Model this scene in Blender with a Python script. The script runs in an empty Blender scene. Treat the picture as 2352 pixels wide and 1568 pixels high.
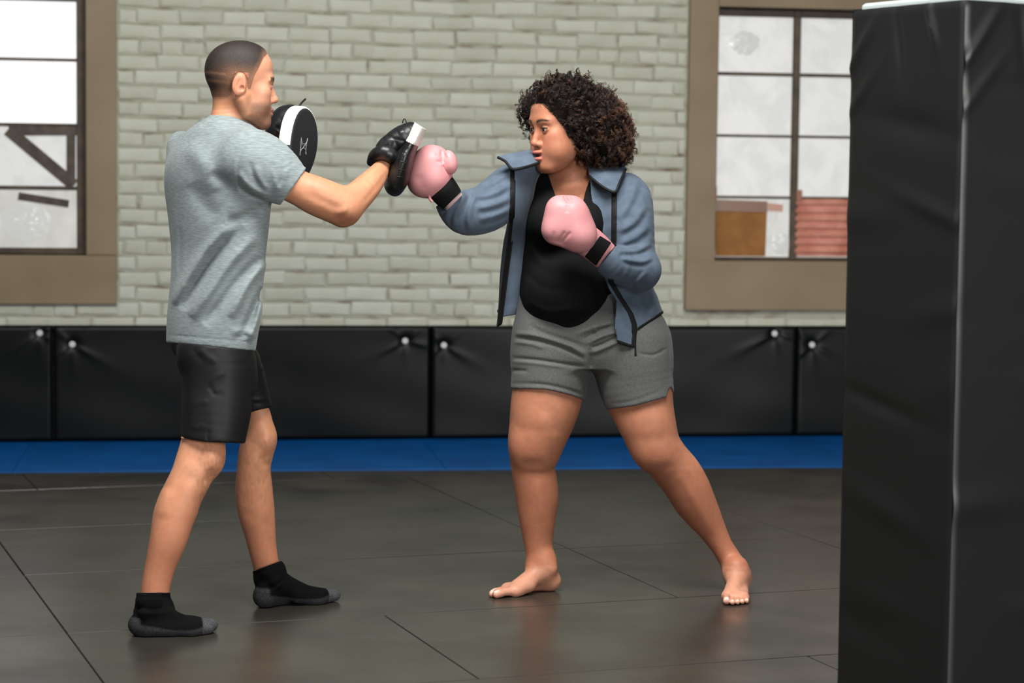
import bpy, math, random
import numpy as np
from mathutils import Vector, Matrix

random.seed(7)
rng = np.random.default_rng(7)
SC = bpy.context.scene
COL = SC.collection

# ---------------------------------------------------------------- camera
FPX = 5000.0                      # focal length in pixels of the 2352 x 1568 frame
CAM_H = 1.35
PITCH = math.atan((784 - 420) / FPX)
ROLL = 0.0115
f_ = np.array([0, math.cos(PITCH), -math.sin(PITCH)])
r0 = np.array([1.0, 0, 0]); u0 = np.array([0, math.sin(PITCH), math.cos(PITCH)])
r_ = r0 * math.cos(ROLL) + u0 * math.sin(ROLL)
u_ = u0 * math.cos(ROLL) - r0 * math.sin(ROLL)
CAM = np.array([0, 0, CAM_H])
cam_d = bpy.data.cameras.new('camera')
cam = bpy.data.objects.new('camera', cam_d); COL.objects.link(cam)
cam.matrix_world = Matrix(((r_[0], u_[0], -f_[0], 0), (r_[1], u_[1], -f_[1], 0), (r_[2], u_[2], -f_[2], CAM_H), (0, 0, 0, 1)))
cam_d.sensor_width = 36.0
cam_d.lens = FPX / 2352 * 36.0
cam_d.dof.use_dof = True
cam_d.dof.focus_distance = 6.75
cam_d.dof.aperture_fstop = 3.0
SC.camera = cam

# ---------------------------------------------------------------- light
w = bpy.data.worlds.new('overcast'); SC.world = w; w.use_nodes = True
bg = w.node_tree.nodes['Background']
bg.inputs[0].default_value = (0.93, 0.97, 1.0, 1); bg.inputs[1].default_value = 0.14

def area_light(name, loc, target, sx, sy, energy, color):
    d = bpy.data.lights.new(name, 'AREA'); d.shape = 'RECTANGLE'
    d.size = sx; d.size_y = sy; d.energy = energy; d.color = color
    o = bpy.data.objects.new(name, d); COL.objects.link(o)
    o.location = loc
    o.rotation_euler = (Vector(target) - Vector(loc)).to_track_quat('-Z', 'Y').to_euler()
    return o
area_light('skylight', (-0.3, 4.6, 4.9), (-0.2, 5.4, 0.0), 3.2, 1.8, 480, (1.0, 0.99, 0.95))
area_light('bay_window_light', (4.2, -1.2, 2.2), (0.9, 8.0, 0.9), 4.0, 2.2, 530, (1.0, 0.985, 0.945))
area_light('side_window_light', (-6.0, 3.0, 3.0), (-0.5, 6.6, 0.9), 2.6, 2.0, 40, (0.95, 0.98, 1.0))
SC.view_settings.view_transform = 'Standard'
SC.view_settings.look = 'None'
SC.view_settings.gamma = 1.0
SC.view_settings.use_curve_mapping = False
SC.view_settings.exposure = 0.0

# ---------------------------------------------------------------- pixel / world helpers
def raydir(px, py):
    px = np.asarray(px, float); py = np.asarray(py, float)
    return f_ + np.multiply.outer((px - 1176) / FPX, r_) - np.multiply.outer((py - 784) / FPX, u_)
def P(px, py, Y):
    d = raydir(px, py)
    t = np.asarray(Y, float) / d[..., 1]
    return CAM + d * t[..., None] if d.ndim > 1 else CAM + d * t
def ground(px, py):
    d = raydir(px, py); return CAM + d * (-CAM_H / d[2])
def proj(p):
    q = p - CAM
    z = q @ f_
    return 1176 + FPX * (q @ r_) / z, 784 - FPX * (q @ u_) / z
def mpp(Y): return Y / FPX

def lin(c):
    c = [x / 255.0 for x in c]
    return tuple((x / 12.92 if x <= 0.04045 else ((x + 0.055) / 1.055) ** 2.4) for x in c)
def lina(c):
    c = np.asarray(c, float) / 255.0
    return np.where(c <= 0.04045, c / 12.92, ((c + 0.055) / 1.055) ** 2.4)

# ---------------------------------------------------------------- materials
def mat(name, col=(128, 128, 128), rough=0.6, spec=0.5, metal=0.0, col2=None, nscale=(8, 8, 8), ndetail=6, nlo=0.35, nhi=0.65,
        bump=0.0, bscale=(200, 200, 200), bdist=0.002, rough2=None, attr=False, sheen=0.0, coat=0.0, emis=None, estr=0.0,
        sss=0.0, wave=None):
    m = bpy.data.materials.new(name); m.use_nodes = True
    nt = m.node_tree; b = nt.nodes['Principled BSDF']
    b.inputs['Roughness'].default_value = rough
    b.inputs['Specular IOR Level'].default_value = spec
    b.inputs['Metallic'].default_value = metal
    if sheen: b.inputs['Sheen Weight'].default_value = sheen
    if coat: b.inputs['Coat Weight'].default_value = coat; b.inputs['Coat Roughness'].default_value = 0.15
    if sss:
        b.inputs['Subsurface Weight'].default_value = sss
        b.inputs['Subsurface Radius'].default_value = (0.010, 0.004, 0.002); b.inputs['Subsurface Scale'].default_value = 1.0
    base = None
    tc = nt.nodes.new('ShaderNodeTexCoord')
    def noise(scale, detail=6.0):
        mp = nt.nodes.new('ShaderNodeMapping'); mp.inputs['Scale'].default_value = scale
        nt.links.new(tc.outputs['Object'], mp.inputs['Vector'])
        n = nt.nodes.new('ShaderNodeTexNoise'); n.inputs['Scale'].default_value = 1.0; n.inputs['Detail'].default_value = detail
        nt.links.new(mp.outputs['Vector'], n.inputs['Vector'])
        return n.outputs['Fac']
    def ramp(src, lo, hi):
        r = nt.nodes.new('ShaderNodeMapRange'); r.inputs[1].default_value = lo; r.inputs[2].default_value = hi
        nt.links.new(src, r.inputs[0]); return r.outputs[0]
    nf = None
    if attr:
        a = nt.nodes.new('ShaderNodeAttribute'); a.attribute_name = 'Col'; base = a.outputs['Color']
    if col2 is not None:
        nf = ramp(noise(nscale, ndetail), nlo, nhi)
        mx = nt.nodes.new('ShaderNodeMix'); mx.data_type = 'RGBA'
        if attr:
            mx.blend_type = 'MULTIPLY'; mx.inputs['Factor'].default_value = 1.0
            m2 = nt.nodes.new('ShaderNodeMix'); m2.data_type = 'RGBA'
            m2.inputs['A'].default_value = (1, 1, 1, 1); m2.inputs['B'].default_value = (*[x / 255 for x in col2], 1)
            nt.links.new(nf, m2.inputs['Factor'])
            nt.links.new(base, mx.inputs['A']); nt.links.new(m2.outputs['Result'], mx.inputs['B'])
        else:
            mx.inputs['A'].default_value = (*lin(col), 1); mx.inputs['B'].default_value = (*lin(col2), 1)
            nt.links.new(nf, mx.inputs['Factor'])
        base = mx.outputs['Result']
    if base is not None: nt.links.new(base, b.inputs['Base Color'])
    else: b.inputs['Base Color'].default_value = (*lin(col), 1)
    if rough2 is not None:
        rr = nt.nodes.new('ShaderNodeMapRange'); rr.inputs[1].default_value = 0.35; rr.inputs[2].default_value = 0.65
        rr.inputs[3].default_value = rough; rr.inputs[4].default_value = rough2
        nt.links.new(noise((3, 3, 3), 5), rr.inputs[0]); nt.links.new(rr.outputs[0], b.inputs['Roughness'])
    if bump:
        bm = nt.nodes.new('ShaderNodeBump'); bm.inputs['Strength'].default_value = bump; bm.inputs['Distance'].default_value = bdist
        nt.links.new(noise(bscale, 3), bm.inputs['Height']); nt.links.new(bm.outputs[0], b.inputs['Normal'])
    if emis is not None:
        b.inputs['Emission Color'].default_value = (*lin(emis), 1); b.inputs['Emission Strength'].default_value = estr
    return m

# ---------------------------------------------------------------- object helpers
def link(o, parent=None):
    COL.objects.link(o)
    if parent is not None: o.parent = parent
    return o
def mesh_obj(name, verts, faces, m, parent=None, smooth=False, colors=None):
    me = bpy.data.meshes.new(name)
    verts = np.asarray(verts, dtype=np.float32).reshape(-1, 3)
    if isinstance(faces, np.ndarray):
        k = faces.shape[1]; nf = faces.shape[0]
        me.vertices.add(len(verts)); me.vertices.foreach_set('co', verts.ravel())
        me.loops.add(nf * k); me.loops.foreach_set('vertex_index', faces.astype(np.int32).ravel())
        me.polygons.add(nf); me.polygons.foreach_set('loop_start', np.arange(nf, dtype=np.int32) * k)
        me.polygons.foreach_set('loop_total', np.full(nf, k, dtype=np.int32))
        me.update(calc_edges=True)
    else:
        me.from_pydata([tuple(map(float, v)) for v in verts], [], faces); me.update()
    if colors is not None:
        ca = me.color_attributes.new('Col', 'FLOAT_COLOR', 'POINT')
        c4 = np.ones((len(verts), 4), dtype=np.float32); c4[:, :3] = colors
        ca.data.foreach_set('color', c4.ravel())
    if smooth: me.polygons.foreach_set('use_smooth', np.ones(len(me.polygons), dtype=bool))
    me.materials.append(m)
    o = bpy.data.objects.new(name, me)
    return link(o, parent)
def empty(name, loc=(0, 0, 0)):
    o = bpy.data.objects.new(name, None); o.location = loc; o.empty_display_size = 0.1
    return link(o)
def rebase(o, loc):
    """children were made in world space; keep them there while the root sits at loc"""
    for c in o.children:
        c.matrix_parent_inverse = Matrix.Translation(-Vector(loc))
def tag(o, label=None, cat=None, group=None, kind=None):
    if label: o['label'] = label
    if cat: o['category'] = cat
    if group: o['group'] = group
    if kind: o['kind'] = kind
    return o
def box_vf(x0, x1, y0, y1, z0, z1):
    v = [(x, y, z) for x in (x0, x1) for y in (y0, y1) for z in (z0, z1)]
    f = [(0, 1, 3, 2), (4, 6, 7, 5), (0, 4, 5, 1), (2, 3, 7, 6), (0, 2, 6, 4), (1, 5, 7, 3)]
    return v, f
def bevbox_vf(x0, x1, y0, y1, z0, z1, b):
    """box whose y0 (front) face is inset by b: 12 faces or fewer"""
    v = [(x0, y1, z0), (x1, y1, z0), (x1, y1, z1), (x0, y1, z1),
         (x0, y0 + b, z0), (x1, y0 + b, z0), (x1, y0 + b, z1), (x0, y0 + b, z1),
         (x0 + b, y0, z0 + b), (x1 - b, y0, z0 + b), (x1 - b, y0, z1 - b), (x0 + b, y0, z1 - b)]
    f = [(3, 2, 1, 0)]
    for i in range(4):
        j = (i + 1) % 4
        f.append((i, j, j + 4, i + 4)); f.append((i + 4, j + 4, j + 8, i + 8))
    f.append((8, 9, 10, 11))
    return v, f
def tube_vf(pts, rad, n=8, closed=False, cap=True):
    pts = np.asarray(pts, float); N = len(pts)
    rad = np.broadcast_to(np.asarray(rad, float), (N,))
    if closed: tan = np.roll(pts, -1, 0) - np.roll(pts, 1, 0)
    else: tan = np.gradient(pts, axis=0)
    tan /= np.linalg.norm(tan, axis=1)[:, None] + 1e-12
    up = np.array([0, 0, 1.0]) if abs(tan[0][2]) < 0.9 else np.array([0, 1.0, 0])
    nrm = np.zeros_like(pts); a = np.cross(tan[0], up); a /= np.linalg.norm(a)
    for i in range(N):
        a = a - tan[i] * (a @ tan[i]); a /= np.linalg.norm(a) + 1e-12; nrm[i] = a
    bn = np.cross(tan, nrm)
    th = np.arange(n) * 2 * math.pi / n
    v = pts[:, None, :] + rad[:, None, None] * (nrm[:, None, :] * np.cos(th)[None, :, None] + bn[:, None, :] * np.sin(th)[None, :, None])
    f = []
    for i in range(N if closed else N - 1):
        k = (i + 1) % N
        for j in range(n):
            l = (j + 1) % n
            f.append((i * n + j, i * n + l, k * n + l, k * n + j))
    if cap and not closed:
        f.append(tuple(range(n - 1, -1, -1))); f.append(tuple((N - 1) * n + j for j in range(n)))
    return v.reshape(-1, 3), f
def merge_vf(parts):
    V = []; F = []; o = 0
    for v, f in parts:
        V.extend([tuple(x) for x in v]); F.extend([tuple(i + o for i in q) for q in f]); o += len(v)
    return V, F
def cr(keys, n):
    """Catmull-Rom resample of a key array (K, D) to n samples per gap"""
    k = np.asarray(keys, float); K = len(k)
    if K == 2:
        t = np.linspace(0, 1, n + 1)[:, None]; return k[0] * (1 - t) + k[1] * t
    out = []
    for i in range(K - 1):
        p0 = k[max(i - 1, 0)]; p1 = k[i]; p2 = k[i + 1]; p3 = k[min(i + 2, K - 1)]
        for j in range(n):
            t = j / n
            out.append(0.5 * ((2 * p1) + (-p0 + p2) * t + (2 * p0 - 5 * p1 + 4 * p2 - p3) * t * t + (-p0 + 3 * p1 - 3 * p2 + p3) * t ** 3))
    out.append(k[-1])
    return np.array(out)
# ================================================================ THE ROOM
M_slab = mat('concrete', (70, 68, 64), 0.9)
M_mat = mat('black_mat', (40, 38, 35), 0.26, 0.5, col2=(53, 49, 43), nscale=(2.2, 2.2, 2.2), rough2=0.38, bump=0.10, bscale=(260, 260, 260), bdist=0.001)
M_blue = mat('blue_mat', (0, 80, 146), 0.55, 0.12, col2=(0, 70, 130), nscale=(3, 3, 3), bump=0.1)
M_mortar = mat('painted_mortar', (166, 166, 150), 0.75, 0.3, col2=(118, 100, 84), nscale=(7, 7, 11), nlo=0.50, nhi=0.72, bump=0.6, bscale=(40, 40, 60), bdist=0.01)
M_brick = [mat('painted_brick', c, 0.62, 0.35, col2=c2, nscale=(7, 7, 11), nlo=0.4, nhi=0.75, bump=0.4, bscale=(45, 45, 55), bdist=0.006)
           for c, c2 in (((190, 192, 178), (175, 173, 154)), ((184, 186, 172), (168, 166, 147)), ((195, 197, 185), (180, 179, 161)))]
M_trim = mat('taupe_trim_paint', (140, 123, 98), 0.5, 0.3, col2=(130, 113, 88), nscale=(3, 3, 3), bump=0.1)
M_sash = mat('dark_sash_paint', (88, 72, 56), 0.5, 0.4, col2=(64, 52, 41), nscale=(12, 12, 12), bump=0.3)
M_tape = mat('brown_tape', (72, 62, 55), 0.25, 0.6, col2=(92, 80, 72), nscale=(20, 20, 20))
M_pad = mat('black_vinyl', (8, 10, 11), 0.38, 0.18, bump=0.12, bscale=(300, 300, 300), bdist=0.001)
M_padcol = mat('black_vinyl_column', (20, 21, 21), 0.40, 0.45, bump=0.12, bscale=(300, 300, 300), bdist=0.001)
M_button = mat('white_washer', (205, 206, 204), 0.4)
M_greycap = mat('grey_cap', (176, 186, 186), 0.5)
M_card = mat('cardboard', (158, 110, 58), 0.7, 0.3, col2=(140, 92, 46), nscale=(10, 10, 10))
M_red = mat('red_corrugated', (214, 148, 128), 0.45, 0.4, col2=(194, 122, 104), nscale=(12, 12, 12))
M_film = mat('white_film', (90, 90, 88), 0.22, 0.5, emis=(208, 208, 204), estr=0.8)

# --- floor slab and mats -------------------------------------------------
v, f = box_vf(-7, 8, 0.5, 13.2, -0.20, -0.04)
floor = tag(mesh_obj('floor', v, f, M_slab), 'dark floor of the gym under the black and blue mats', kind='structure')

def clip(poly, n, c):
    out = []
    for i in range(len(poly)):
        a = poly[i]; b = poly[(i + 1) % len(poly)]
        da = a[0] * n[0] + a[1] * n[1] - c; db = b[0] * n[0] + b[1] * n[1] - c
        if da <= 0: out.append(a)
        if (da < 0) != (db < 0) and abs(da - db) > 1e-9:
            t = da / (da - db); out.append((a[0] + (b[0] - a[0]) * t, a[1] + (b[1] - a[1]) * t))
    return out
def slab_vf(poly, z0, z1, bev, inset):
    """flat polygon slab with a small bevel around the top edge"""
    c = np.mean(poly, axis=0); n = len(poly)
    def shrink(d):
        out = []
        for i in range(n):
            p = np.array(poly[i]); a = np.array(poly[i - 1]); b = np.array(poly[(i + 1) % n])
            e1 = (p - a) / (np.linalg.norm(p - a) + 1e-9); e2 = (b - p) / (np.linalg.norm(b - p) + 1e-9)
            n1 = np.array([-e1[1], e1[0]]); n2 = np.array([-e2[1], e2[0]])
            m = n1 + n2; m = m / max(m @ m, 0.3) * 2 / 2
            out.append(p + m * d)
        return out
    r0 = shrink(inset); r1 = shrink(inset + bev)
    v = [(p[0], p[1], z0) for p in r0] + [(p[0], p[1], z1 - bev) for p in r0] + [(p[0], p[1], z1) for p in r1]
    f = [tuple(range(n - 1, -1, -1)), tuple(range(2 * n, 3 * n))]
    for i in range(n):
        j = (i + 1) % n
        f.append((i, j, n + j, n + i)); f.append((n + i, n + j, 2 * n + j, 2 * n + i))
    return v, f
TH = math.radians(19.8)
eu = np.array([math.cos(TH), math.sin(TH)]); ev = np.array([-math.sin(TH), math.cos(TH)])
# the straight edge where the blue mats start
bA = ground(0, 1085)[:2]; bB = ground(1930, 1072)[:2]
bd = (bB - bA) / np.linalg.norm(bB - bA); bn = np.array([-bd[1], bd[0]]); bc = bA @ bn
rows = [(1.5, 3.5, (-2.1, -0.1, 1.9, 3.9, 5.9)), (3.5, 4.52, (-2.1, -0.1, 0.93, 2.9, 4.9)), (4.52, 5.54, (-1.1, 0.93, 2.91, 4.9, 6.9)),
        (5.54, 6.46, (-2.1, -0.1, 0.93, 1.91, 3.9, 5.9)), (6.46, 7.46, (-1.1, 0.93, 2.915, 3.9, 5.9)),
        (7.46, 8.45, (-1.1, 0.93, 2.915, 3.9, 5.9)), (8.45, 9.52, (-1.1, 0.93, 2.915, 4.87, 6.2)), (9.52, 10.52, (-1.1, 1.245, 2.58, 4.87, 6.2)),
        (10.52, 11.6, (-1.1, 1.2, 3.2, 5.2))]
for v0, v1, us in rows:
    for a, b in zip(us[:-1], us[1:]):
        poly = [tuple(eu * p + ev * q) for p, q in ((a, v0), (b, v0), (b, v1), (a, v1))]
        poly = clip(poly, bn, bc - 0.004)
        poly = clip(poly, (1, 0), 5.5); poly = clip(poly, (-1, 0), 5.5)
        if len(poly) < 3: continue
        area = 0.5 * abs(sum(poly[i][0] * poly[(i + 1) % len(poly)][1] - poly[(i + 1) % len(poly)][0] * poly[i][1] for i in range(len(poly))))
        if area < 0.01: continue
        dz = random.uniform(-0.0012, 0.0)
        vv, ff = slab_vf(poly, -0.04, dz, 0.005, 0.0022)
        mesh_obj('black_mat', vv, ff, M_mat, floor)

# --- wall frame: s runs along the wall, z up -----------------------------
g0 = ground(0, 1018)[:2]; g1 = ground(1930, 1003)[:2]
wd = (g1 - g0) / np.linalg.norm(g1 - g0)
WANG = math.atan2(wd[1], wd[0])
wn = np.array([-wd[1], wd[0]])            # points away from the camera
PADT = 0.055
worg = g0 + wn * PADT                       # brick face plane
WM = Matrix.Translation((worg[0], worg[1], 0)) @ Matrix.Rotation(WANG, 4, 'Z')
def W(px, py, off=0.0):
    """pixel -> (s, z) on the plane lying 'off' metres behind the brick face"""
    d = raydir(px, py); o = worg + wn * off
    t = ((o - CAM[:2]) @ wn) / (d[:2] @ wn)
    p = CAM + d * t
    return float((p[:2] - worg) @ wd), float(p[2])
# blue mats between the black ones and the wall
seam = ground(975, 1018)[:2]
far = 1.25
def blue(t0, t1):
    a = bA + bd * t0; b = bA + bd * t1
    poly = [tuple(a), tuple(b), tuple(b + bn * far), tuple(a + bn * far)]
    poly = clip(poly, wn, worg @ wn)
    vv, ff = slab_vf(poly, -0.04, 0.004, 0.004, 0.001)
    return mesh_obj('blue_mat', vv, ff, M_blue, floor)
ts = (seam - bA) @ bd
for a, b in ((-4.0, ts - 2.0), (ts - 2.0, ts), (ts, ts + 2.0), (ts + 2.0, ts + 4.6)):
    blue(a, b)

# --- windows: pixel rectangles on the brick face -------------------------
# left window outer trim: x ..268, y ..698 ; right window: x 1577.., y -10..711
L_out = (W(-420, 0)[0], W(268, 350)[0], W(268, 698)[1], W(268, -160)[1])
L_in = (W(-300, 0)[0], W(198, 350)[0], W(198, 586)[1], W(198, -60)[1])
R_out = (W(1577, 350)[0], W(2350, 350)[0], W(1577, 711)[1], W(1577, -95)[1])
R_in = (W(1643, 350)[0], W(2260, 350)[0], W(1643, 598)[1], W(1700, 17)[1])
WALL_S0, WALL_S1, WALL_H = -4.4, 7.6, 3.9

# mortar slab with the two openings left free
xs = [WALL_S0, L_in[0], L_in[1], R_in[0], R_in[1], WALL_S1]
parts = []
def slabbit(a, b, z0, z1): parts.append(box_vf(a, b, 0.0, 0.30, z0, z1))
slabbit(WALL_S0, L_in[0], 0, WALL_H); slabbit(L_in[1], R_in[0], 0, WALL_H); slabbit(R_in[1], WALL_S1, 0, WALL_H)
for o in (L_in, R_in):
    slabbit(o[0], o[1], 0, o[2]); slabbit(o[0], o[1], o[3], WALL_H)
v, f = merge_vf(parts)
wall = tag(mesh_obj('wall_back', v, f, M_mortar), 'brick wall painted pale grey behind the two boxers', kind='structure')
wall.matrix_world = WM

# --- bricks ---------------------------------------------------------------
def brick_mesh(k, length):
    r = random.Random(100 + k)
    h = 0.5
    v = []
    def j(a): return r.uniform(-a, a)
    L = length / 2; H = 0.031
    # back ring, mid ring, front ring with wobble (12 verts + centre bulge)
    for (y, ins) in ((0.004, -0.004), (-0.0025, 0.0), (-0.0065, 0.008)):
        for sx, sz in ((-1, -1), (1, -1), (1, 1), (-1, 1)):
            v.append((sx * (L - ins) + j(0.0065), y + j(0.0015), sz * (H - ins) + j(0.0042)))
    for sx, sz in ((0, -1), (0, 1)):
        v.append((j(0.02), -0.0072 + j(0.001), sz * (H - 0.008) + j(0.0015)))
    f = []
    for a in (0, 4):
        for i in range(4):
            q = (i + 1) % 4
            f.append((a + i, a + q, a + 4 + q, a + 4 + i))
    f += [(8, 12, 13, 11), (12, 9, 10, 13)]
    f[4] = (4, 5, 9, 12, 8); f[6] = (6, 7, 11, 13, 10)
    me = bpy.data.meshes.new('brick')
    me.from_pydata(v, [], f); me.update()
    me.materials.append(M_brick[k % 3])
    return me
stretch = [brick_mesh(k, 0.206) for k in range(14)]
header = [brick_mesh(k + 20, 0.098) for k in range(9)]
PITCHZ = abs(W(900, 573)[1] - W(900, 711)[1]) / 4
zref = W(900, 573)[1]
hdr_rows = {0, -4, 13, 7, 20}
cand = []
r = random.Random(3)
n0 = int((0 - zref) / PITCHZ) ; n1 = int((WALL_H - zref) / PITCHZ)
for n in range(n0, n1 + 1):
    z = zref + n * PITCHZ
    if z < 0.03 or z > WALL_H - 0.04: continue
    hd = n in hdr_rows
    step = 0.108 if hd else 0.2165
    s = WALL_S0 + (0.11 if n % 2 else 0.0) + r.uniform(-0.02, 0.02) + (0.03 if hd else 0)
    while s < WALL_S1 - 0.05:
        jit = r.uniform(-0.006, 0.006)
        if hd and r.random() < 0.22: short = False; L = 0.2165
        else: short = hd; L = step
        lo, hi = s, s + L
        skip = False
        for o in (L_out, R_out):
            if o[2] - 0.015 < z < o[3] + 0.02 and hi > o[0] and lo < o[1]:
                # trim a brick that runs into a window surround
                if lo < o[0] - 0.03: hi = o[0] - 0.004
                elif hi > o[1] + 0.03: lo = o[1] + 0.004
                else: skip = True
        if not skip:
            c = (lo + hi) / 2 + jit
            p = WM @ Vector((c, 0, z))
            px, py = proj(np.array(p))
            vis = -60 < px < 1990 and -30 < py < 745 and not (380 < px < 600 and 320 < py) and not (1215 < px < 1430 and 220 < py)
            cand.append((vis, (px - 1000) ** 2 * 0.05 + (py - 380) ** 2 * 0.3, c, z, hi - lo, short, r.randrange(1000), r.uniform(-0.03, 0.03), r.uniform(-.005, .005)))
        s += L
cand.sort(key=lambda t: (not t[0], t[1]))
stuff = []
for i, (vis, _, c, z, L, short, k, rot, dz) in enumerate(cand):
    nominal = 0.098 if short else 0.206
    me = header[k % 9] if short else stretch[k % 14]
    sx = max(0.2, (L - 0.0105) / nominal)
    if i < 298 and vis:
        o = bpy.data.objects.new('brick', me); link(o, wall)
        o.location = (c, 0, z + dz); o.rotation_euler = (0, rot, 0); o.scale = (sx, 1, 1 + (k % 7 - 3) * 0.012)
    else:
        vv = np.array([q.co for q in me.vertices]) * (sx, 1, 1); ca, sa = math.cos(rot), math.sin(rot)
        vv = np.stack([vv[:, 0] * ca + vv[:, 2] * sa + c, vv[:, 1], -vv[:, 0] * sa + vv[:, 2] * ca + z + dz], 1)
        stuff.append((vv, [tuple(q.vertices) for q in me.polygons]))
v, f = merge_vf(stuff)
bf = mesh_obj('brick_field', v, f, M_brick[0], wall); bf['kind'] = 'stuff'

# --- window builder --------------------------------------------------------
def pane_mat(name, c1, c2, s, sc=6.0, seed=0.0):
    m = bpy.data.materials.new(name); m.use_nodes = True; nt = m.node_tree; b = nt.nodes['Principled BSDF']
    tc = nt.nodes.new('ShaderNodeTexCoord'); mp = nt.nodes.new('ShaderNodeMapping'); mp.inputs['Location'].default_value = (seed, seed, seed)
    nt.links.new(tc.outputs['Object'], mp.inputs[0])
    n = nt.nodes.new('ShaderNodeTexNoise'); n.inputs['Scale'].default_value = sc; n.inputs['Detail'].default_value = 3; n.inputs['Distortion'].default_value = 1.2
    nt.links.new(mp.outputs[0], n.inputs['Vector'])
    mr = nt.nodes.new('ShaderNodeMapRange'); mr.inputs[1].default_value = 0.4; mr.inputs[2].default_value = 0.62
    nt.links.new(n.outputs['Fac'], mr.inputs[0])
    mx = nt.nodes.new('ShaderNodeMix'); mx.data_type = 'RGBA'; mx.inputs['A'].default_value = (*lin(c1), 1); mx.inputs['B'].default_value = (*lin(c2), 1)
    nt.links.new(mr.outputs[0], mx.inputs['Factor'])
    b.inputs['Base Color'].default_value = (0.25, 0.25, 0.25, 1); b.inputs['Roughness'].default_value = 0.38
    nt.links.new(mx.outputs['Result'], b.inputs['Emission Color']); b.inputs['Emission Strength'].default_value = s
    bp = nt.nodes.new('ShaderNodeBump'); bp.inputs['Strength'].default_value = 0.10; bp.inputs['Distance'].default_value = 0.02
    n2 = nt.nodes.new('ShaderNodeTexNoise'); n2.inputs['Scale'].default_value = 9; n2.inputs['Distortion'].default_value = 2.0
    nt.links.new(mp.outputs[0], n2.inputs['Vector']); nt.links.new(n2.outputs['Fac'], bp.inputs['Height']); nt.links.new(bp.outputs[0], b.inputs['Normal'])
    return m
PM_bright = pane_mat('daylit_pane', (246, 246, 244), (232, 234, 238), 1.0, 3.0)
PM_mid = pane_mat('filmed_pane', (220, 219, 216), (206, 206, 204), 0.74, 5.0, 3.3)
PM_low = pane_mat('hazy_pane', (208, 207, 200), (190, 188, 180), 0.72, 6.0, 7.1)

def board(name, s0, s1, y0, y1, z0, z1, m, parent, bev=0.003):
    vv, ff = bevbox_vf(s0, s1, y0, y1, z0, z1, bev)
    return mesh_obj(name, vv, ff, m, parent)
def window(name, out, inn, vlines, hlines, pmats, label, depth, side_top=True):
    """trim boards proud of the brick, sash set back 'depth' in the opening"""
    w = empty(name); w.matrix_world = WM; tag(w, label, kind='structure')
    y0, y1 = -0.03, 0.02
    board('trim_board', out[0], inn[0], y0, y1, out[2], out[3], M_trim, w)
    board('trim_board', inn[1], out[1], y0, y1, inn[2] + 0.002, out[3], M_trim, w)
    board('sill_board', out[0], out[1], y0 - 0.004, y1, out[2], inn[2], M_trim, w)
    board('trim_board', inn[0], inn[1], y0, y1, inn[3], out[3], M_trim, w)
    # reveal (jambs)
    t = 0.012
    board('jamb', inn[0] - t, inn[0], 0.0, 0.2, inn[2], inn[3], M_trim, w, 0.001); board('jamb', inn[1], inn[1] + t, 0.0, 0.2, inn[2], inn[3], M_trim, w, 0.001)
    board('jamb', inn[0], inn[1], 0.0, 0.2, inn[3], inn[3] + t, M_sash, w, 0.001); board('jamb', inn[0], inn[1], 0.0, 0.2, inn[2] - t, inn[2], M_trim, w, 0.001)
    # sash frame pieces
    for (a, b) in vlines: board('muntin', a, b, depth, depth + 0.035, inn[2], inn[3], M_sash, w, 0.004)
    for (a, b) in hlines: board('muntin', inn[0], inn[1], depth + 0.004, depth + 0.034, a, b, M_sash, w, 0.004)
    n = 0
    for i in range(len(vlines) - 1):
        for j in range(len(hlines) - 1):
            a, b = vlines[i][1], vlines[i + 1][0]; c, d = hlines[j][1], hlines[j + 1][0]
            vv, ff = box_vf(a - 0.008, b + 0.008, depth + 0.018, depth + 0.024, c - 0.006, d + 0.006)
            mesh_obj('pane', vv, ff, pmats[(i, j)] if (i, j) in pmats else pmats['d'], w)
    return w
DEP = 0.085
def S(px, py=350): return W(px, py, DEP)[0]
def Zp(px, py): return W(px, py, DEP)[1]
# left window: muntins at y 136, 285, 432, 568-583 ; pane edge x = 178
vl = [(S(-300), S(-285)), (S(-112), S(-96)), (S(176), L_in[1] + 0.0)]
hl = [(L_in[2], Zp(100, 569)), (Zp(100, 436), Zp(100, 427)), (Zp(100, 291), Zp(100, 283)), (Zp(100, 140), Zp(100, 133)), (Zp(100, 2), Zp(100, -6)), (Zp(100, -62), L_in[3])]
win1 = window('window_1', L_out, L_in, vl, hl, {'d': PM_bright, (0, 0): PM_low, (1, 0): PM_low, (0, 1): PM_mid, (1, 1): PM_mid},
              'old wooden window with diagonal brace and taupe surround', DEP)
# strips of brown tape and wood over the left panes
def strip(pa, pb, wpx, parent, m, off, thick=0.006, name='tape_strip'):
    a = np.array(W(*pa, off)); b = np.array(W(*pb, off)); d = b - a; L = np.linalg.norm(d); d /= L; n = np.array([-d[1], d[0]]) * wpx * 11.3 / FPX / 2
    q = [a - n, b - n, b + n, a + n]
    vv = [(x, off - thick, z) for x, z in q] + [(x, off, z) for x, z in q]
    ff = [(3, 2, 1, 0), (4, 5, 6, 7)] + [(i, (i + 1) % 4, (i + 1) % 4 + 4, i + 4) for i in range(4)]
    return mesh_obj(name, vv, ff, m, parent)
strip((18, 298), (170, 425), 27, win1, M_tape, DEP + 0.012, name='wood_brace')
strip((20, 299), (176, 299), 24, win1, M_tape, DEP + 0.010, name='wood_brace')
strip((163, 296), (163, 425), 20, win1, M_tape, DEP + 0.008, name='wood_brace')
strip((42, 450), (158, 468), 17, win1, M_tape, DEP + 0.012, name='wood_brace')
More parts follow.
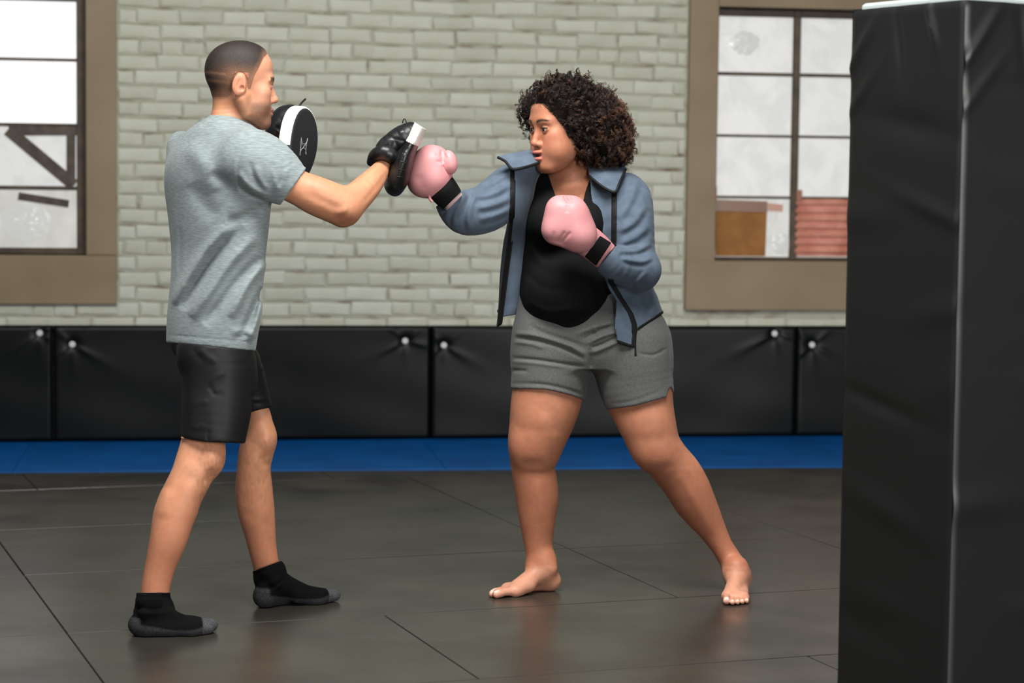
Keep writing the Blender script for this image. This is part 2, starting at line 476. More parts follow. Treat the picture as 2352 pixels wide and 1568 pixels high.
# right window
vl = [(R_in[0], S(1648, 300)), (S(1819, 300), S(1836, 300)), (S(1990, 300), S(2006, 300)), (S(2170, 300), S(2186, 300)), (S(2255, 300), R_in[1])]
hl = [(R_in[2], Zp(1730, 590)), (Zp(1730, 456), Zp(1730, 450)), (Zp(1730, 315), Zp(1730, 309)), (Zp(1730, 174), Zp(1730, 166)), (Zp(1730, 38), R_in[3])]
win2 = window('window_2', R_out, R_in, vl, hl, {'d': PM_mid, (0, 0): PM_low, (1, 0): PM_low, (2, 0): PM_low},
              'old wooden window patched with cardboard and red corrugated sheet', DEP)
def patch(name, quad, m, parent, off, thick=0.006):
    q = [W(*p, off) for p in quad]
    vv = [(x, off - thick, z) for x, z in q] + [(x, off, z) for x, z in q]
    ff = [(3, 2, 1, 0), (4, 5, 6, 7)] + [(i, (i + 1) % 4, (i + 1) % 4 + 4, i + 4) for i in range(4)]
    return mesh_obj(name, vv, ff, m, parent)
patch('cardboard_panel', [(1643, 484), (1761, 484), (1757, 588), (1643, 588)], M_card, win2, DEP + 0.016)
patch('tape_strip', [(1645, 458), (1762, 462), (1762, 488), (1645, 484)], mat('rust_tape', (128, 88, 66), 0.3), win2, DEP + 0.010)
patch('paper_patch', [(1764, 466), (1798, 470), (1797, 486), (1764, 484)], mat('pink_paper', (205, 158, 142), 0.6), win2, DEP + 0.012)
patch('tape_strip', [(1640, 428), (1646, 428), (1646, 462), (1640, 462)], mat('rust_tape2', (140, 84, 62), 0.4), win2, DEP - 0.004)
patch('tape_strip', [(1829, 436), (1842, 436), (1842, 462), (1829, 462)], mat('rust_tape3', (150, 96, 74), 0.4), win2, DEP - 0.004)
# corrugated sheet: ridges run sideways
a0, zt = W(1826, 456, DEP + 0.016); a1, zb = W(2000, 589, DEP + 0.016)
n = 80; vv = []; ff = []
for i in range(n + 1):
    z = zt + (zb - zt) * i / n; y = DEP + 0.004 + 0.006 * math.cos(i / n * 2 * math.pi * 7.2)
    vv += [(a0, y, z), (a1, y, z)]
    if i: ff.append((2 * i - 2, 2 * i - 1, 2 * i + 1, 2 * i))
o = mesh_obj('corrugated_sheet', vv, ff, M_red, win2, smooth=True); sm = o.modifiers.new('solid', 'SOLIDIFY'); sm.thickness = 0.003
# crumpled clear film stuck on some panes: low wrinkled sheets
def film(cx, cy, rx, ry, seed, parent):
    rr = random.Random(seed); s0, z0 = W(cx, cy, DEP); k = 11.3 / FPX
    n, m_ = 22, 8; vv = [(s0, DEP + 0.004, z0)]; ff = []
    amp = [rr.uniform(0.4, 1) for _ in range(n)]
    for j in range(1, m_ + 1):
        for i in range(n):
            a = 2 * math.pi * i / n; q = j / m_ * (0.75 + 0.25 * amp[i])
            vv.append((s0 + rx * k * q * math.cos(a), DEP + 0.016 - 0.010 * amp[(i * 3) % n] * (1 - (j / m_) ** 2) - 0.002 * rr.random(), z0 + ry * k * q * math.sin(a)))
    for i in range(n):
        ff.append((0, 1 + i, 1 + (i + 1) % n))
        for j in range(m_ - 1):
            ff.append((1 + j * n + i, 1 + (j + 1) * n + i, 1 + (j + 1) * n + (i + 1) % n, 1 + j * n + (i + 1) % n))
    mesh_obj('film_patch', vv, ff, M_film, parent)
film(1712, 98, 40, 30, 1, win2); film(1795, 560, 26, 28, 5, win2)
film(60, 510, 60, 48, 3, win1)

# --- padded wall panels ------------------------------------------------------
def pad_obj(s0, s1, z0, z1, buttons, label):
    root = empty('wall_pad'); root.matrix_world = WM @ Matrix.Translation(((s0 + s1) / 2, -PADT, z0))
    cx = (s0 + s1) / 2
    nx = max(8, int((s1 - s0) / 0.011)); nz = int((z1 - z0) / 0.011)
    gx = np.linspace(s0, s1, nx + 1); gz = np.linspace(z0, z1, nz + 1)
    X, Z = np.meshgrid(gx, gz, indexing='ij')
    ex = np.minimum(X - s0, s1 - X); ez = np.minimum(Z - z0, z1 - Z)
    rr = 0.018
    def edge(e): return np.where(e < rr, rr - np.sqrt(np.maximum(rr * rr - (rr - np.minimum(e, rr)) ** 2, 0)), 0)
    Y = np.maximum(edge(ex), edge(ez))
    Y = Y + 0.0015 * np.sin(X * 9 + 1.3 * np.sin(Z * 7 + s0)) + 0.001 * np.sin(Z * 21 + X * 5)
    for k, (bs, bz) in enumerate(buttons):
        dx = X - bs; dz = Z - bz; d = np.sqrt(dx * dx + dz * dz); a = np.arctan2(dz, dx)
        Y = Y + 0.014 * np.exp(-(d / 0.028) ** 2)
        for (ang, wd_, ln, am) in ((-0.5 + 0.3 * k, 0.16, 0.17, -0.011), (-2.5 - 0.2 * k, 0.14, 0.20, -0.011), (2.4, 0.15, 0.13, -0.008), (0.7, 0.16, 0.12, -0.007), (-1.5, 0.2, 0.09, -0.006)):
            da = np.angle(np.exp(1j * (a - ang)))
            Y = Y + am * np.exp(-(da / wd_) ** 2) * np.exp(-d / ln * 1.6) * (1 - np.exp(-(d / 0.03) ** 2))
    vid = np.arange((nx + 1) * (nz + 1)).reshape(nx + 1, nz + 1)
    V = np.stack([X - cx, Y, Z - z0], -1).reshape(-1, 3)
    F = np.stack([vid[:-1, :-1], vid[1:, :-1], vid[1:, 1:], vid[:-1, 1:]], -1).reshape(-1, 4)
    # sides and back
    ring = np.concatenate([vid[:, 0], vid[-1, 1:], vid[-2::-1, -1], vid[0, -2:0:-1]])
    nb = len(V); B = V[ring].copy(); B[:, 1] = PADT
    V = np.concatenate([V, B]); k = len(ring); i = np.arange(k); j = (i + 1) % k
    F = np.concatenate([F, np.stack([ring[j], ring[i], nb + i, nb + j], -1)])
    mesh_obj('cover', V, F, M_pad, root, smooth=True)
    for (bs, bz) in buttons:
        vv = []; ff = []
        n = 16
        for (rad, y) in ((0.0165, 0.014), (0.0165, 0.004), (0.013, 0.0005)):
            for q in range(n): vv.append((bs - cx + rad * math.cos(2 * math.pi * q / n), y, bz - z0 + rad * math.sin(2 * math.pi * q / n)))
        for a in (0, 1):
            for q in range(n): ff.append((a * n + q, a * n + (q + 1) % n, a * n + n + (q + 1) % n, a * n + n + q))
        ff.append(tuple(2 * n + q for q in range(n)))
        mesh_obj('washer', vv, ff, M_button, root)
    tag(root, label, 'wall pad', 'black pads along the brick wall')
    return root
def Wp(px, py): return W(px, py, -PADT)
zt = Wp(560, 748)[1]
e = [Wp(122, 880)[0], Wp(990, 880)[0], Wp(1829, 880)[0]]
g = 0.0012
pad_obj(e[0] - 2.0, e[0] - g, 0.004, zt, [Wp(91, 765)], 'black vinyl wall pad with one washer below the braced window')
pad_obj(e[0] + g, e[1] - g, 0.004, zt, [Wp(166, 791), Wp(931, 783)], 'long black vinyl wall pad behind the legs of the man in socks')
pad_obj(e[1] + g, e[2] - g, 0.004, zt, [Wp(1020, 793), Wp(1780, 766)], 'long black vinyl wall pad behind the legs of the barefoot woman')
pad_obj(e[2] + g, e[2] + 2.0, 0.004, zt, [Wp(1866, 792)], 'black vinyl wall pad reaching behind the padded column')

# --- padded column in front on the right --------------------------------------
cY = 5.2
c0 = P(2197, 784, cY)[:2]          # near vertical edge
cl = P(1936, 784, cY + 0.36)[:2]
dl = (cl - c0); SIDE = 0.40
dl /= np.linalg.norm(dl); dr = np.array([-dl[1], dl[0]]); 
if dr[1] < 0: dr = -dr
ctop = P(2197, -2, cY)[2]
wl = np.linalg.norm(P(1936, 784, cY + 0.36)[:2] - c0)
ctr = c0 + dl * wl / 2 + dr * wl / 2
colroot = empty('padded_column', (ctr[0], ctr[1], 0))
def colpad(a, d, width, seed):
    """vinyl pad standing on the floor from corner a along d"""
    nrm = np.array([d[1], -d[0]])
    if (a + d * width / 2 - ctr) @ nrm < 0: nrm = -nrm
    nx, nz = 44, 170
    X, Z = np.meshgrid(np.linspace(0.004, width - 0.004, nx + 1), np.linspace(0.0, ctop, nz + 1), indexing='ij')
    r = random.Random(seed)
    e = np.minimum(X, width - X) - 0.004; rr = 0.004
    D = -np.where(e < rr, rr - np.sqrt(np.maximum(rr * rr - (rr - np.minimum(e, rr)) ** 2, 0)), 0)
    et = ctop - Z; D = D - np.where(et < rr, rr - np.sqrt(np.maximum(rr * rr - (rr - np.minimum(et, rr)) ** 2, 0)), 0)
    for k in range(16):
        z0 = r.uniform(0, ctop); x0 = r.uniform(0, width); an = r.uniform(-0.35, 0.35)
        u = (X - x0) * math.cos(an) + (Z - z0) * math.sin(an); q = -(X - x0) * math.sin(an) + (Z - z0) * math.cos(an)
        D = D + r.uniform(-0.006, 0.006) * np.exp(-(u / 0.16) ** 2 - (q / r.uniform(0.02, 0.05)) ** 2)
    for (x0, z0, an, ln, wd_, am) in ((0.10, 0.10, 0.9, 0.13, 0.013, 0.008), (0.10, 0.22, 0.8, 0.12, 0.014, 0.005), (0.72, 0.05, 1.9, 0.06, 0.010, 0.008), (0.45, 0.09, 1.75, 0.10, 0.015, -0.005)):
        xx = X if seed != 1 else width - X
        u = (xx - x0 * width) * math.cos(an) + (Z - (ctop - z0)) * math.sin(an); q = -(xx - x0 * width) * math.sin(an) + (Z - (ctop - z0)) * math.cos(an)
        D = D + am * np.exp(-(u / ln) ** 2 - (q / wd_) ** 2)
    base = a[None, None, :] + d * X[..., None] + nrm * D[..., None]
    V = np.concatenate([base, Z[..., None]], -1).reshape(-1, 3)
    vid = np.arange((nx + 1) * (nz + 1)).reshape(nx + 1, nz + 1)
    F = np.stack([vid[:-1, :-1], vid[1:, :-1], vid[1:, 1:], vid[:-1, 1:]], -1).reshape(-1, 4)
    ring = np.concatenate([vid[:, 0], vid[-1, 1:], vid[-2::-1, -1], vid[0, -2:0:-1]])
    B = V[ring].copy(); B[:, :2] -= nrm * 0.05
    xr = np.clip(X.reshape(-1)[ring], 0.06, width - 0.06) - X.reshape(-1)[ring]; B[:, :2] += d * xr[:, None]
    nb = len(V); V = np.concatenate([V, B]); k = len(ring); i = np.arange(k); j = (i + 1) % k
    F = np.concatenate([F, np.stack([ring[j], ring[i], nb + i, nb + j], -1)])
    V[:, :2] -= ctr
    mesh_obj('vinyl_pad', V, F, M_padcol, colroot, smooth=True).data.set_sharp_from_angle(angle=0.7)
colpad(c0, dl, wl, 1); colpad(c0, dr, wl, 2)
colpad(c0 + dl * wl, dr, wl, 3); colpad(c0 + dr * wl, dl, wl, 4)
q = [c0 - ctr, c0 + dl * wl - ctr, c0 + (dl + dr) * wl - ctr, c0 + dr * wl - ctr]
def prism(k, z0, z1, bev):
    r = [p * k for p in q]
    vv = [(p[0], p[1], z0) for p in r] + [(p[0], p[1], z1 - bev) for p in r] + [(p[0] * .97, p[1] * .97, z1) for p in r]
    return vv, [(0, 1, 5, 4), (1, 2, 6, 5), (2, 3, 7, 6), (3, 0, 4, 7), (4, 5, 9, 8), (5, 6, 10, 9), (6, 7, 11, 10), (7, 4, 8, 11), (8, 9, 10, 11), (3, 2, 1, 0)]
vv, ff = prism(0.955, 0.0, ctop - 0.02, 0.004); mesh_obj('core', vv, ff, M_padcol, colroot)
vv, ff = prism(0.90, ctop - 0.03, ctop + 0.016, 0.006); mesh_obj('top_cap', vv, ff, M_greycap, colroot)
tag(colroot, 'square column wrapped in creased black vinyl pads with grey top', 'column')
# ================================================================ IMPLICIT SURFACES (numpy)
CUR = [None, 0.0]
class Prim:
    def __init__(s, fn, lo, hi): s.fn = fn; s.lo = np.asarray(lo, float); s.hi = np.asarray(hi, float)
def unit(v): return v / (np.linalg.norm(v, axis=-1, keepdims=True) + 1e-12)

def _chain(C, A, B):
    """tube through centres C with in-view radius A and depth radius B (metres)"""
    C = np.asarray(C); A = np.asarray(A); B = np.asarray(B); n = len(C)
    segs = []
    for i in range(n - 1):
        ax = C[i + 1] - C[i]; L = np.linalg.norm(ax)
        if L < 1e-6: continue
        wv = ax / L; vw = unit((C[i] + C[i + 1]) / 2 - CAM)
        u = unit(np.cross(wv, vw)); v = np.cross(u, wv)
        segs.append((C[i], wv, L, u, v, A[i], A[i + 1], B[i], B[i + 1]))
    def fn(p):
        best = np.full(len(p), 9.0); bc, br = CUR
        for c, wv, L, u, v, a0, a1, b0, b1 in segs:
            if bc is not None:
                e = bc - c; tt = min(max(e @ wv, 0.0), L); e = e - wv * tt
                if math.sqrt(e @ e) > br + max(a0, a1, b0, b1) + 0.045: continue
            q = p - c; t = q @ wv; tc = np.clip(t, 0, L); s = tc / L
            a = a0 + (a1 - a0) * s; b = b0 + (b1 - b0) * s
            du = q @ u; dv = q @ v; dw = t - tc; m = np.minimum(a, b)
            k0 = np.sqrt((du / a) ** 2 + (dv / b) ** 2 + (dw / m) ** 2)
            k1 = np.sqrt((du / a ** 2) ** 2 + (dv / b ** 2) ** 2 + (dw / m ** 2) ** 2) + 1e-9
            d = np.where(k0 < 1e-4, -m, k0 * (k0 - 1) / k1)
            d = np.maximum(d, -m)
            best = np.minimum(best, d)
        return best
    R = np.maximum(A, B)[:, None]
    return Prim(fn, (C - R).min(0), (C + R).max(0))
def chain(keys, n=3, ratio=1.0):
    """keys: (x1, y1, x2, y2, Y[, ratio]) pixel pairs across a limb"""
    K = []
    for k in keys:
        c = P((k[0] + k[2]) / 2, (k[1] + k[3]) / 2, k[4])
        a = math.hypot(k[2] - k[0], k[3] - k[1]) / 2 * mpp(k[4])
        K.append((*c, a, a * (k[5] if len(k) > 5 else ratio)))
    S_ = cr(K, n)
    return _chain(S_[:, :3], S_[:, 3], S_[:, 4])
def chainc(keys, n=3, ratio=1.0):
    """keys: (cx, cy, Y, r_px[, ratio])"""
    K = []
    for k in keys:
        a = k[3] * mpp(k[2]); K.append((*P(k[0], k[1], k[2]), a, a * (k[4] if len(k) > 4 else ratio)))
    S_ = cr(K, n)
    return _chain(S_[:, :3], S_[:, 3], S_[:, 4])
def rchain(pts, rad):
    """round tube in world space"""
    return _chain(np.asarray(pts, float), np.asarray(rad, float), np.asarray(rad, float))
def ell(c, r, R=None):
    c = np.asarray(c, float); r = np.asarray(r, float); m = r.max()
    def fn(p):
        q = p - c
        if R is not None: q = q @ R
        k0 = np.sqrt(((q / r) ** 2).sum(1)); k1 = np.sqrt(((q / r ** 2) ** 2).sum(1)) + 1e-9
        return np.where(k0 < 1e-4, -r.min(), np.maximum(k0 * (k0 - 1) / k1, -r.min()))
    return Prim(fn, c - m, c + m)
def ellpx(cx, cy, Y, rx, rz, ry_m, rot=0.0):
    """ellipsoid: rx, rz half sizes in pixels (rotated by rot degrees in the picture), ry depth half size in metres"""
    c = P(cx, cy, Y); k = mpp(Y); a = math.radians(rot)
    R = np.stack([math.cos(a) * r_ - math.sin(a) * u_, f_, math.sin(a) * r_ + math.cos(a) * u_], 1)
    return ell(c, (rx * k, ry_m, rz * k), R)
def stack(rows, ratio=0.6, yaw=0.0, n=5, power=2.0):
    """rows: (py, L, R, Y[, ratio[, yaw_deg]]) horizontal slices"""
    K = []
    for k in rows:
        c = P((k[1] + k[2]) / 2, k[0], k[3]); a = (k[2] - k[1]) / 2 * mpp(k[3])
        rt = k[4] if len(k) > 4 else ratio; yw = math.radians(k[5] if len(k) > 5 else yaw)
        A = a / math.sqrt(math.cos(yw) ** 2 + rt ** 2 * math.sin(yw) ** 2)
        K.append((c[2], c[0], c[1], A, A * rt, yw))
    S_ = cr(K, n)[::-1]
    z = S_[:, 0]; o = np.argsort(z); S_ = S_[o]; z = S_[:, 0]; zlo, zhi = z[0], z[-1]
    def fn(p):
        zz = np.clip(p[:, 2], zlo, zhi)
        cx, cy, A, B, yw = (np.interp(zz, z, S_[:, i]) for i in range(1, 6))
        dx = p[:, 0] - cx; dy = p[:, 1] - cy
        u = dx * np.cos(yw) + dy * np.sin(yw); v = -dx * np.sin(yw) + dy * np.cos(yw)
        dw = p[:, 2] - zz
        k0 = np.sqrt((u / A) ** 2 + (v / B) ** 2); k1 = np.sqrt((u / A ** 2) ** 2 + (v / B ** 2) ** 2) + 1e-9
        d = np.where(k0 < 1e-4, -np.minimum(A, B), np.maximum(k0 * (k0 - 1) / k1, -np.minimum(A, B)))
        return np.where(np.abs(dw) > 0, np.sqrt(np.maximum(d, 0) ** 2 + dw ** 2) + np.minimum(d, 0) * 0, d)
    R = S_[:, 3].max()
    return Prim(fn, (S_[:, 1].min() - R, S_[:, 2].min() - R, zlo), (S_[:, 1].max() + R, S_[:, 2].max() + R, zhi))
def cutp(pr, fn, k=0.0):
    """intersect one primitive with fn(px, py, pts) <= 0 (fn in metres)"""
    def g(p):
        d = pr.fn(p); px, py = proj(p)
        return np.maximum(d, fn(px, py, p))
    return Prim(g, pr.lo, pr.hi)
def halfline(p0, p1):
    """signed distance in metres (at ~6.9 m) of pixels to the line p0 -> p1; positive on the right-hand side when walking p0 -> p1 on screen (y down: left-hand)"""
    d = np.array([p1[0] - p0[0], p1[1] - p0[1]], float); d /= np.linalg.norm(d)
    return lambda px, py, p: ((px - p0[0]) * d[1] - (py - p0[1]) * d[0]) * -1 * 0.00138
class Field:
    def __init__(s): s.items = []
    def u(s, pr, k=0.02): s.items.append(('u', pr, k)); return s
    def s(s, pr, k=0.01): s.items.append(('s', pr, k)); return s
    def cut(s, fn): s.items.append(('c', fn, 0)); return s
    def disp(s, fn): s.items.append(('d', fn, 0)); return s
    def ev(s, p, c=None, rad=None):
        d = np.full(len(p), 9.0); pp = None
        CUR[0] = c; CUR[1] = rad if rad is not None else 0.0
        for op, a, k in s.items:
            if op in 'us':
                if c is not None:
                    q = np.maximum(np.maximum(a.lo - c, c - a.hi), 0); dist = math.sqrt((q * q).sum())
                    if dist > rad + k + 0.012: continue
                e = a.fn(p)
                if op == 'u':
                    h = np.maximum(k - np.abs(d - e), 0) / max(k, 1e-9)
                    d = np.minimum(d, e) - h * h * k * 0.25
                else:
                    e = -e; h = np.maximum(k - np.abs(d - e), 0) / max(k, 1e-9)
                    d = np.maximum(d, e) + h * h * k * 0.25
            else:
                if pp is None: pp = proj(p)
                if op == 'c': d = np.maximum(d, a(pp[0], pp[1], p))
                else: d = d + a(pp[0], pp[1], p)
        return d
    def bounds(s, pad=0.03):
        lo = np.min([a.lo for op, a, k in s.items if op == 'u'], axis=0) - pad
        hi = np.max([a.hi for op, a, k in s.items if op == 'u'], axis=0) + pad
        return lo, hi
_E = [(0, 1), (2, 3), (4, 5), (6, 7), (0, 2), (1, 3), (4, 6), (5, 7), (0, 4), (1, 5), (2, 6), (3, 7)]
_O = np.array([(i, j, k) for i in (0, 1) for j in (0, 1) for k in (0, 1)])
def polygonize(F, h, lo=None, hi=None, B=12):
    """surface nets on sparse blocks"""
    if lo is None: lo, hi = F.bounds()
    lo = np.asarray(lo, float); hi = np.asarray(hi, float)
    nb = np.ceil((hi - lo) / (B * h)).astype(int) + 1
    NY = int(nb[1] * B + 8); NZ = int(nb[2] * B + 8)
    bi = np.stack(np.meshgrid(*[np.arange(n) for n in nb], indexing='ij'), -1).reshape(-1, 3)
    cen = lo + (bi + 0.5) * B * h
    rad = B * h * 0.87
    dc = F.ev(cen)
    act = np.abs(dc) < rad * 1.3 + 0.008
    g = np.arange(B + 2)
    G = np.stack(np.meshgrid(g, g, g, indexing='ij'), -1).reshape(-1, 3)
    VP = []; VI = []; Q = []
    for b in bi[act]:
        base = b * B - 1
        pts = lo + (G + base) * h
        c = lo + (b + 0.5) * B * h
        val = F.ev(pts, c, rad + 2 * h).reshape(B + 2, B + 2, B + 2)
        ins = val < 0
        if not ins.any() or ins.all(): continue
        cs = sum(ins[o[0]:o[0] + B + 1, o[1]:o[1] + B + 1, o[2]:o[2] + B + 1].astype(np.int8) for o in _O)
        ci = np.argwhere((cs > 0) & (cs < 8))
        cv = np.stack([val[ci[:, 0] + o[0], ci[:, 1] + o[1], ci[:, 2] + o[2]] for o in _O], 1)
        acc = np.zeros((len(ci), 3)); cnt = np.zeros(len(ci))
        for a, e in _E:
            va = cv[:, a]; vb = cv[:, e]; m = (va < 0) != (vb < 0)
            t = np.where(m, va / np.where(m, va - vb, 1), 0)
            acc += np.where(m[:, None], _O[a] + (_O[e] - _O[a]) * t[:, None], 0); cnt += m
        VP.append(lo + (ci + base + acc / cnt[:, None]) * h)
        gid = lambda ii: ((ii[:, 0] + base[0] + 2).astype(np.int64) * NY + (ii[:, 1] + base[1] + 2)) * NZ + (ii[:, 2] + base[2] + 2)
        VI.append(gid(ci))
        core = ins[1:B + 1, 1:B + 1, 1:B + 1]
        for ax, oth in ((0, ins[2:, 1:B + 1, 1:B + 1]), (1, ins[1:B + 1, 2:, 1:B + 1]), (2, ins[1:B + 1, 1:B + 1, 2:])):
            e = np.argwhere(core != oth)
            if not len(e): continue
            fl = core[e[:, 0], e[:, 1], e[:, 2]]
            e = e + 1
            a1 = np.zeros(3, int); a1[(ax + 1) % 3] = 1; a2 = np.zeros(3, int); a2[(ax + 2) % 3] = 1
            q = np.stack([gid(e - a1 - a2), gid(e - a2), gid(e), gid(e - a1)], 1)
            q[~fl] = q[~fl][:, ::-1]
            Q.append(q)
    VP = np.concatenate(VP); VI = np.concatenate(VI); Q = np.concatenate(Q)
    ids, first = np.unique(VI, return_index=True)
    V = VP[first]
    idx = np.searchsorted(ids, Q); idx = np.minimum(idx, len(ids) - 1)
    ok = (ids[idx] == Q).all(1)
    return V, idx[ok].astype(np.int32)
def relax(V, Fq, it=2, lam=0.5):
    for _ in range(it):
        acc = np.zeros_like(V); cnt = np.zeros(len(V))
        for a, b in ((0, 1), (1, 2), (2, 3), (3, 0)):
            np.add.at(acc, Fq[:, a], V[Fq[:, b]]); np.add.at(acc, Fq[:, b], V[Fq[:, a]])
            np.add.at(cnt, Fq[:, a], 1); np.add.at(cnt, Fq[:, b], 1)
        V = V + lam * (acc / np.maximum(cnt, 1)[:, None] - V)
    return V
def taubin(V, Fq, it=8):
    for _ in range(it):
        V = relax(V, Fq, 1, 0.55); V = relax(V, Fq, 1, -0.57)
    return V
def surf(px, py, pr, y0, y1, lift=0.0):
    """first point of a primitive met along the picture ray between depths y0 and y1"""
    Y = np.linspace(y0, y1, 400); p = P(np.full(400, px), np.full(400, py), Y); CUR[0] = None
    d = pr.fn(p); i = np.argmax(d < 0) if (d < 0).any() else int(np.argmin(d))
    return p[i] + np.array([0, -lift, 0])
def seg_dist(px, py, pts):
    """distance in pixels to a polyline and the parameter 0..1 along it"""
    best = np.full(px.shape, 1e9); par = np.zeros(px.shape); n = len(pts) - 1
    for i in range(n):
        x0, y0 = pts[i]; dx = pts[i + 1][0] - x0; dy = pts[i + 1][1] - y0; L2 = dx * dx + dy * dy
        t = np.clip(((px - x0) * dx + (py - y0) * dy) / L2, 0, 1)
        d = np.hypot(px - x0 - t * dx, py - y0 - t * dy)
        m = d < best; best = np.where(m, d, best); par = np.where(m, (i + t) / n, par)
    return best, par
def folds(strokes, ymax=99.0, ymin=-99.0):
    """soft creases: (points, width_px, height_m) raised where height > 0; only where ymin < Y < ymax"""
    ss = []
    for pts, wd_, am in strokes:
        q = cr(np.array(pts, float), 4) if len(pts) > 2 else np.array(pts, float)
        ss.append((q, wd_, am, q.min(0) - 2.5 * wd_, q.max(0) + 2.5 * wd_))
    def fn(px, py, p):
        out = np.zeros(len(p)); ok = sstep(ymax + 0.025, ymax - 0.025, p[:, 1])
        if not ok.any(): return out
        x0, x1, y0, y1 = px.min(), px.max(), py.min(), py.max()
        for q, wd_, am, lo, hi in ss:
            if x1 < lo[0] or x0 > hi[0] or y1 < lo[1] or y0 > hi[1]: continue
            d, t = seg_dist(px, py, q)
            tp = np.clip(np.minimum(t, 1 - t) * 4, 0, 1) ** 0.7
            out -= am * np.exp(-(d / wd_) ** 2) * tp
        return out * ok
    return fn
def curve(pairs):
    a = np.array(sorted(pairs), float)
    return lambda x: np.interp(x, a[:, 0], a[:, 1])
def biggest(V, Q):
    lab = np.arange(len(V))
    while True:
        m = lab[Q].min(1); new = lab.copy()
        for i in range(4): np.minimum.at(new, Q[:, i], m)
        new = new[new]
        if (new == lab).all(): break
        lab = new
    u, c = np.unique(lab, return_counts=True)
    if len(u) > 1:
        Q = Q[lab[Q[:, 0]] == u[c.argmax()]]; used = np.unique(Q); rm = np.zeros(len(V), int); rm[used] = np.arange(len(used))
        V = V[used]; Q = rm[Q].astype(np.int32)
    return V, Q
def sdf_obj(name, F, h, m, parent, color=None, it=1, lo=None, hi=None):
    V, Q = biggest(*polygonize(F, h, lo, hi))
    if it: V = relax(V, Q, it)
    c = color(V) if color is not None else None
    return mesh_obj(name, V, Q, m, parent, smooth=True, colors=c)
def sstep(a, b, x):
    t = np.clip((x - a) / (b - a), 0, 1); return t * t * (3 - 2 * t)
def vnoise(p, sc, seed=0):
    """cheap smooth value noise in 0..1"""
    q = p * sc + seed * 17.31; i = np.floor(q).astype(np.int64); f = q - i; f = f * f * (3 - 2 * f)
    out = 0
    for o in _O:
        n = (i[:, 0] + o[0]) * 374761393 + (i[:, 1] + o[1]) * 668265263 + (i[:, 2] + o[2]) * 2147483647 + seed * 144269
        n = (n ^ (n >> 13)) * 1274126177; n = ((n ^ (n >> 16)) & 0xffff) / 65535.0
        wgt = np.prod(np.where(o, f, 1 - f), axis=1)
        out = out + n * wgt
    return out

# ---------------------------------------------------------------- head and foot builders
class Frame:
    """local frame: x = person's left, y = forward, z = up"""
    def __init__(s, o, fwd_deg, pitch=0.0, roll=0.0, scale=1.0):
        a = math.radians(fwd_deg)            # heading measured from +X towards +Y
        fy = np.array([math.cos(a), math.sin(a), 0]); lx = np.array([-math.sin(a), math.cos(a), 0]); uz = np.array([0, 0, 1.0])
        p = math.radians(pitch); fy, uz = fy * math.cos(p) + uz * math.sin(p), uz * math.cos(p) - fy * math.sin(p)
        r = math.radians(roll); lx, uz = lx * math.cos(r) + uz * math.sin(r), uz * math.cos(r) - lx * math.sin(r)
        s.o = np.asarray(o, float); s.R = np.stack([lx, fy, uz], 1); s.k = scale
    def w(s, q): return s.o + (np.asarray(q, float) * s.k) @ s.R.T
    def l(s, p): return (p - s.o) @ s.R / s.k
    def ell(s, c, r, tilt=None):
        R = s.R
        if tilt is not None: R = R @ np.array(Matrix.Rotation(math.radians(tilt[1]), 3, tilt[0]))
        return ell(s.w(c), np.asarray(r) * s.k, R)
    def tube(s, pts, rad): return rchain([s.w(p) for p in pts], np.asarray(rad) * s.k)
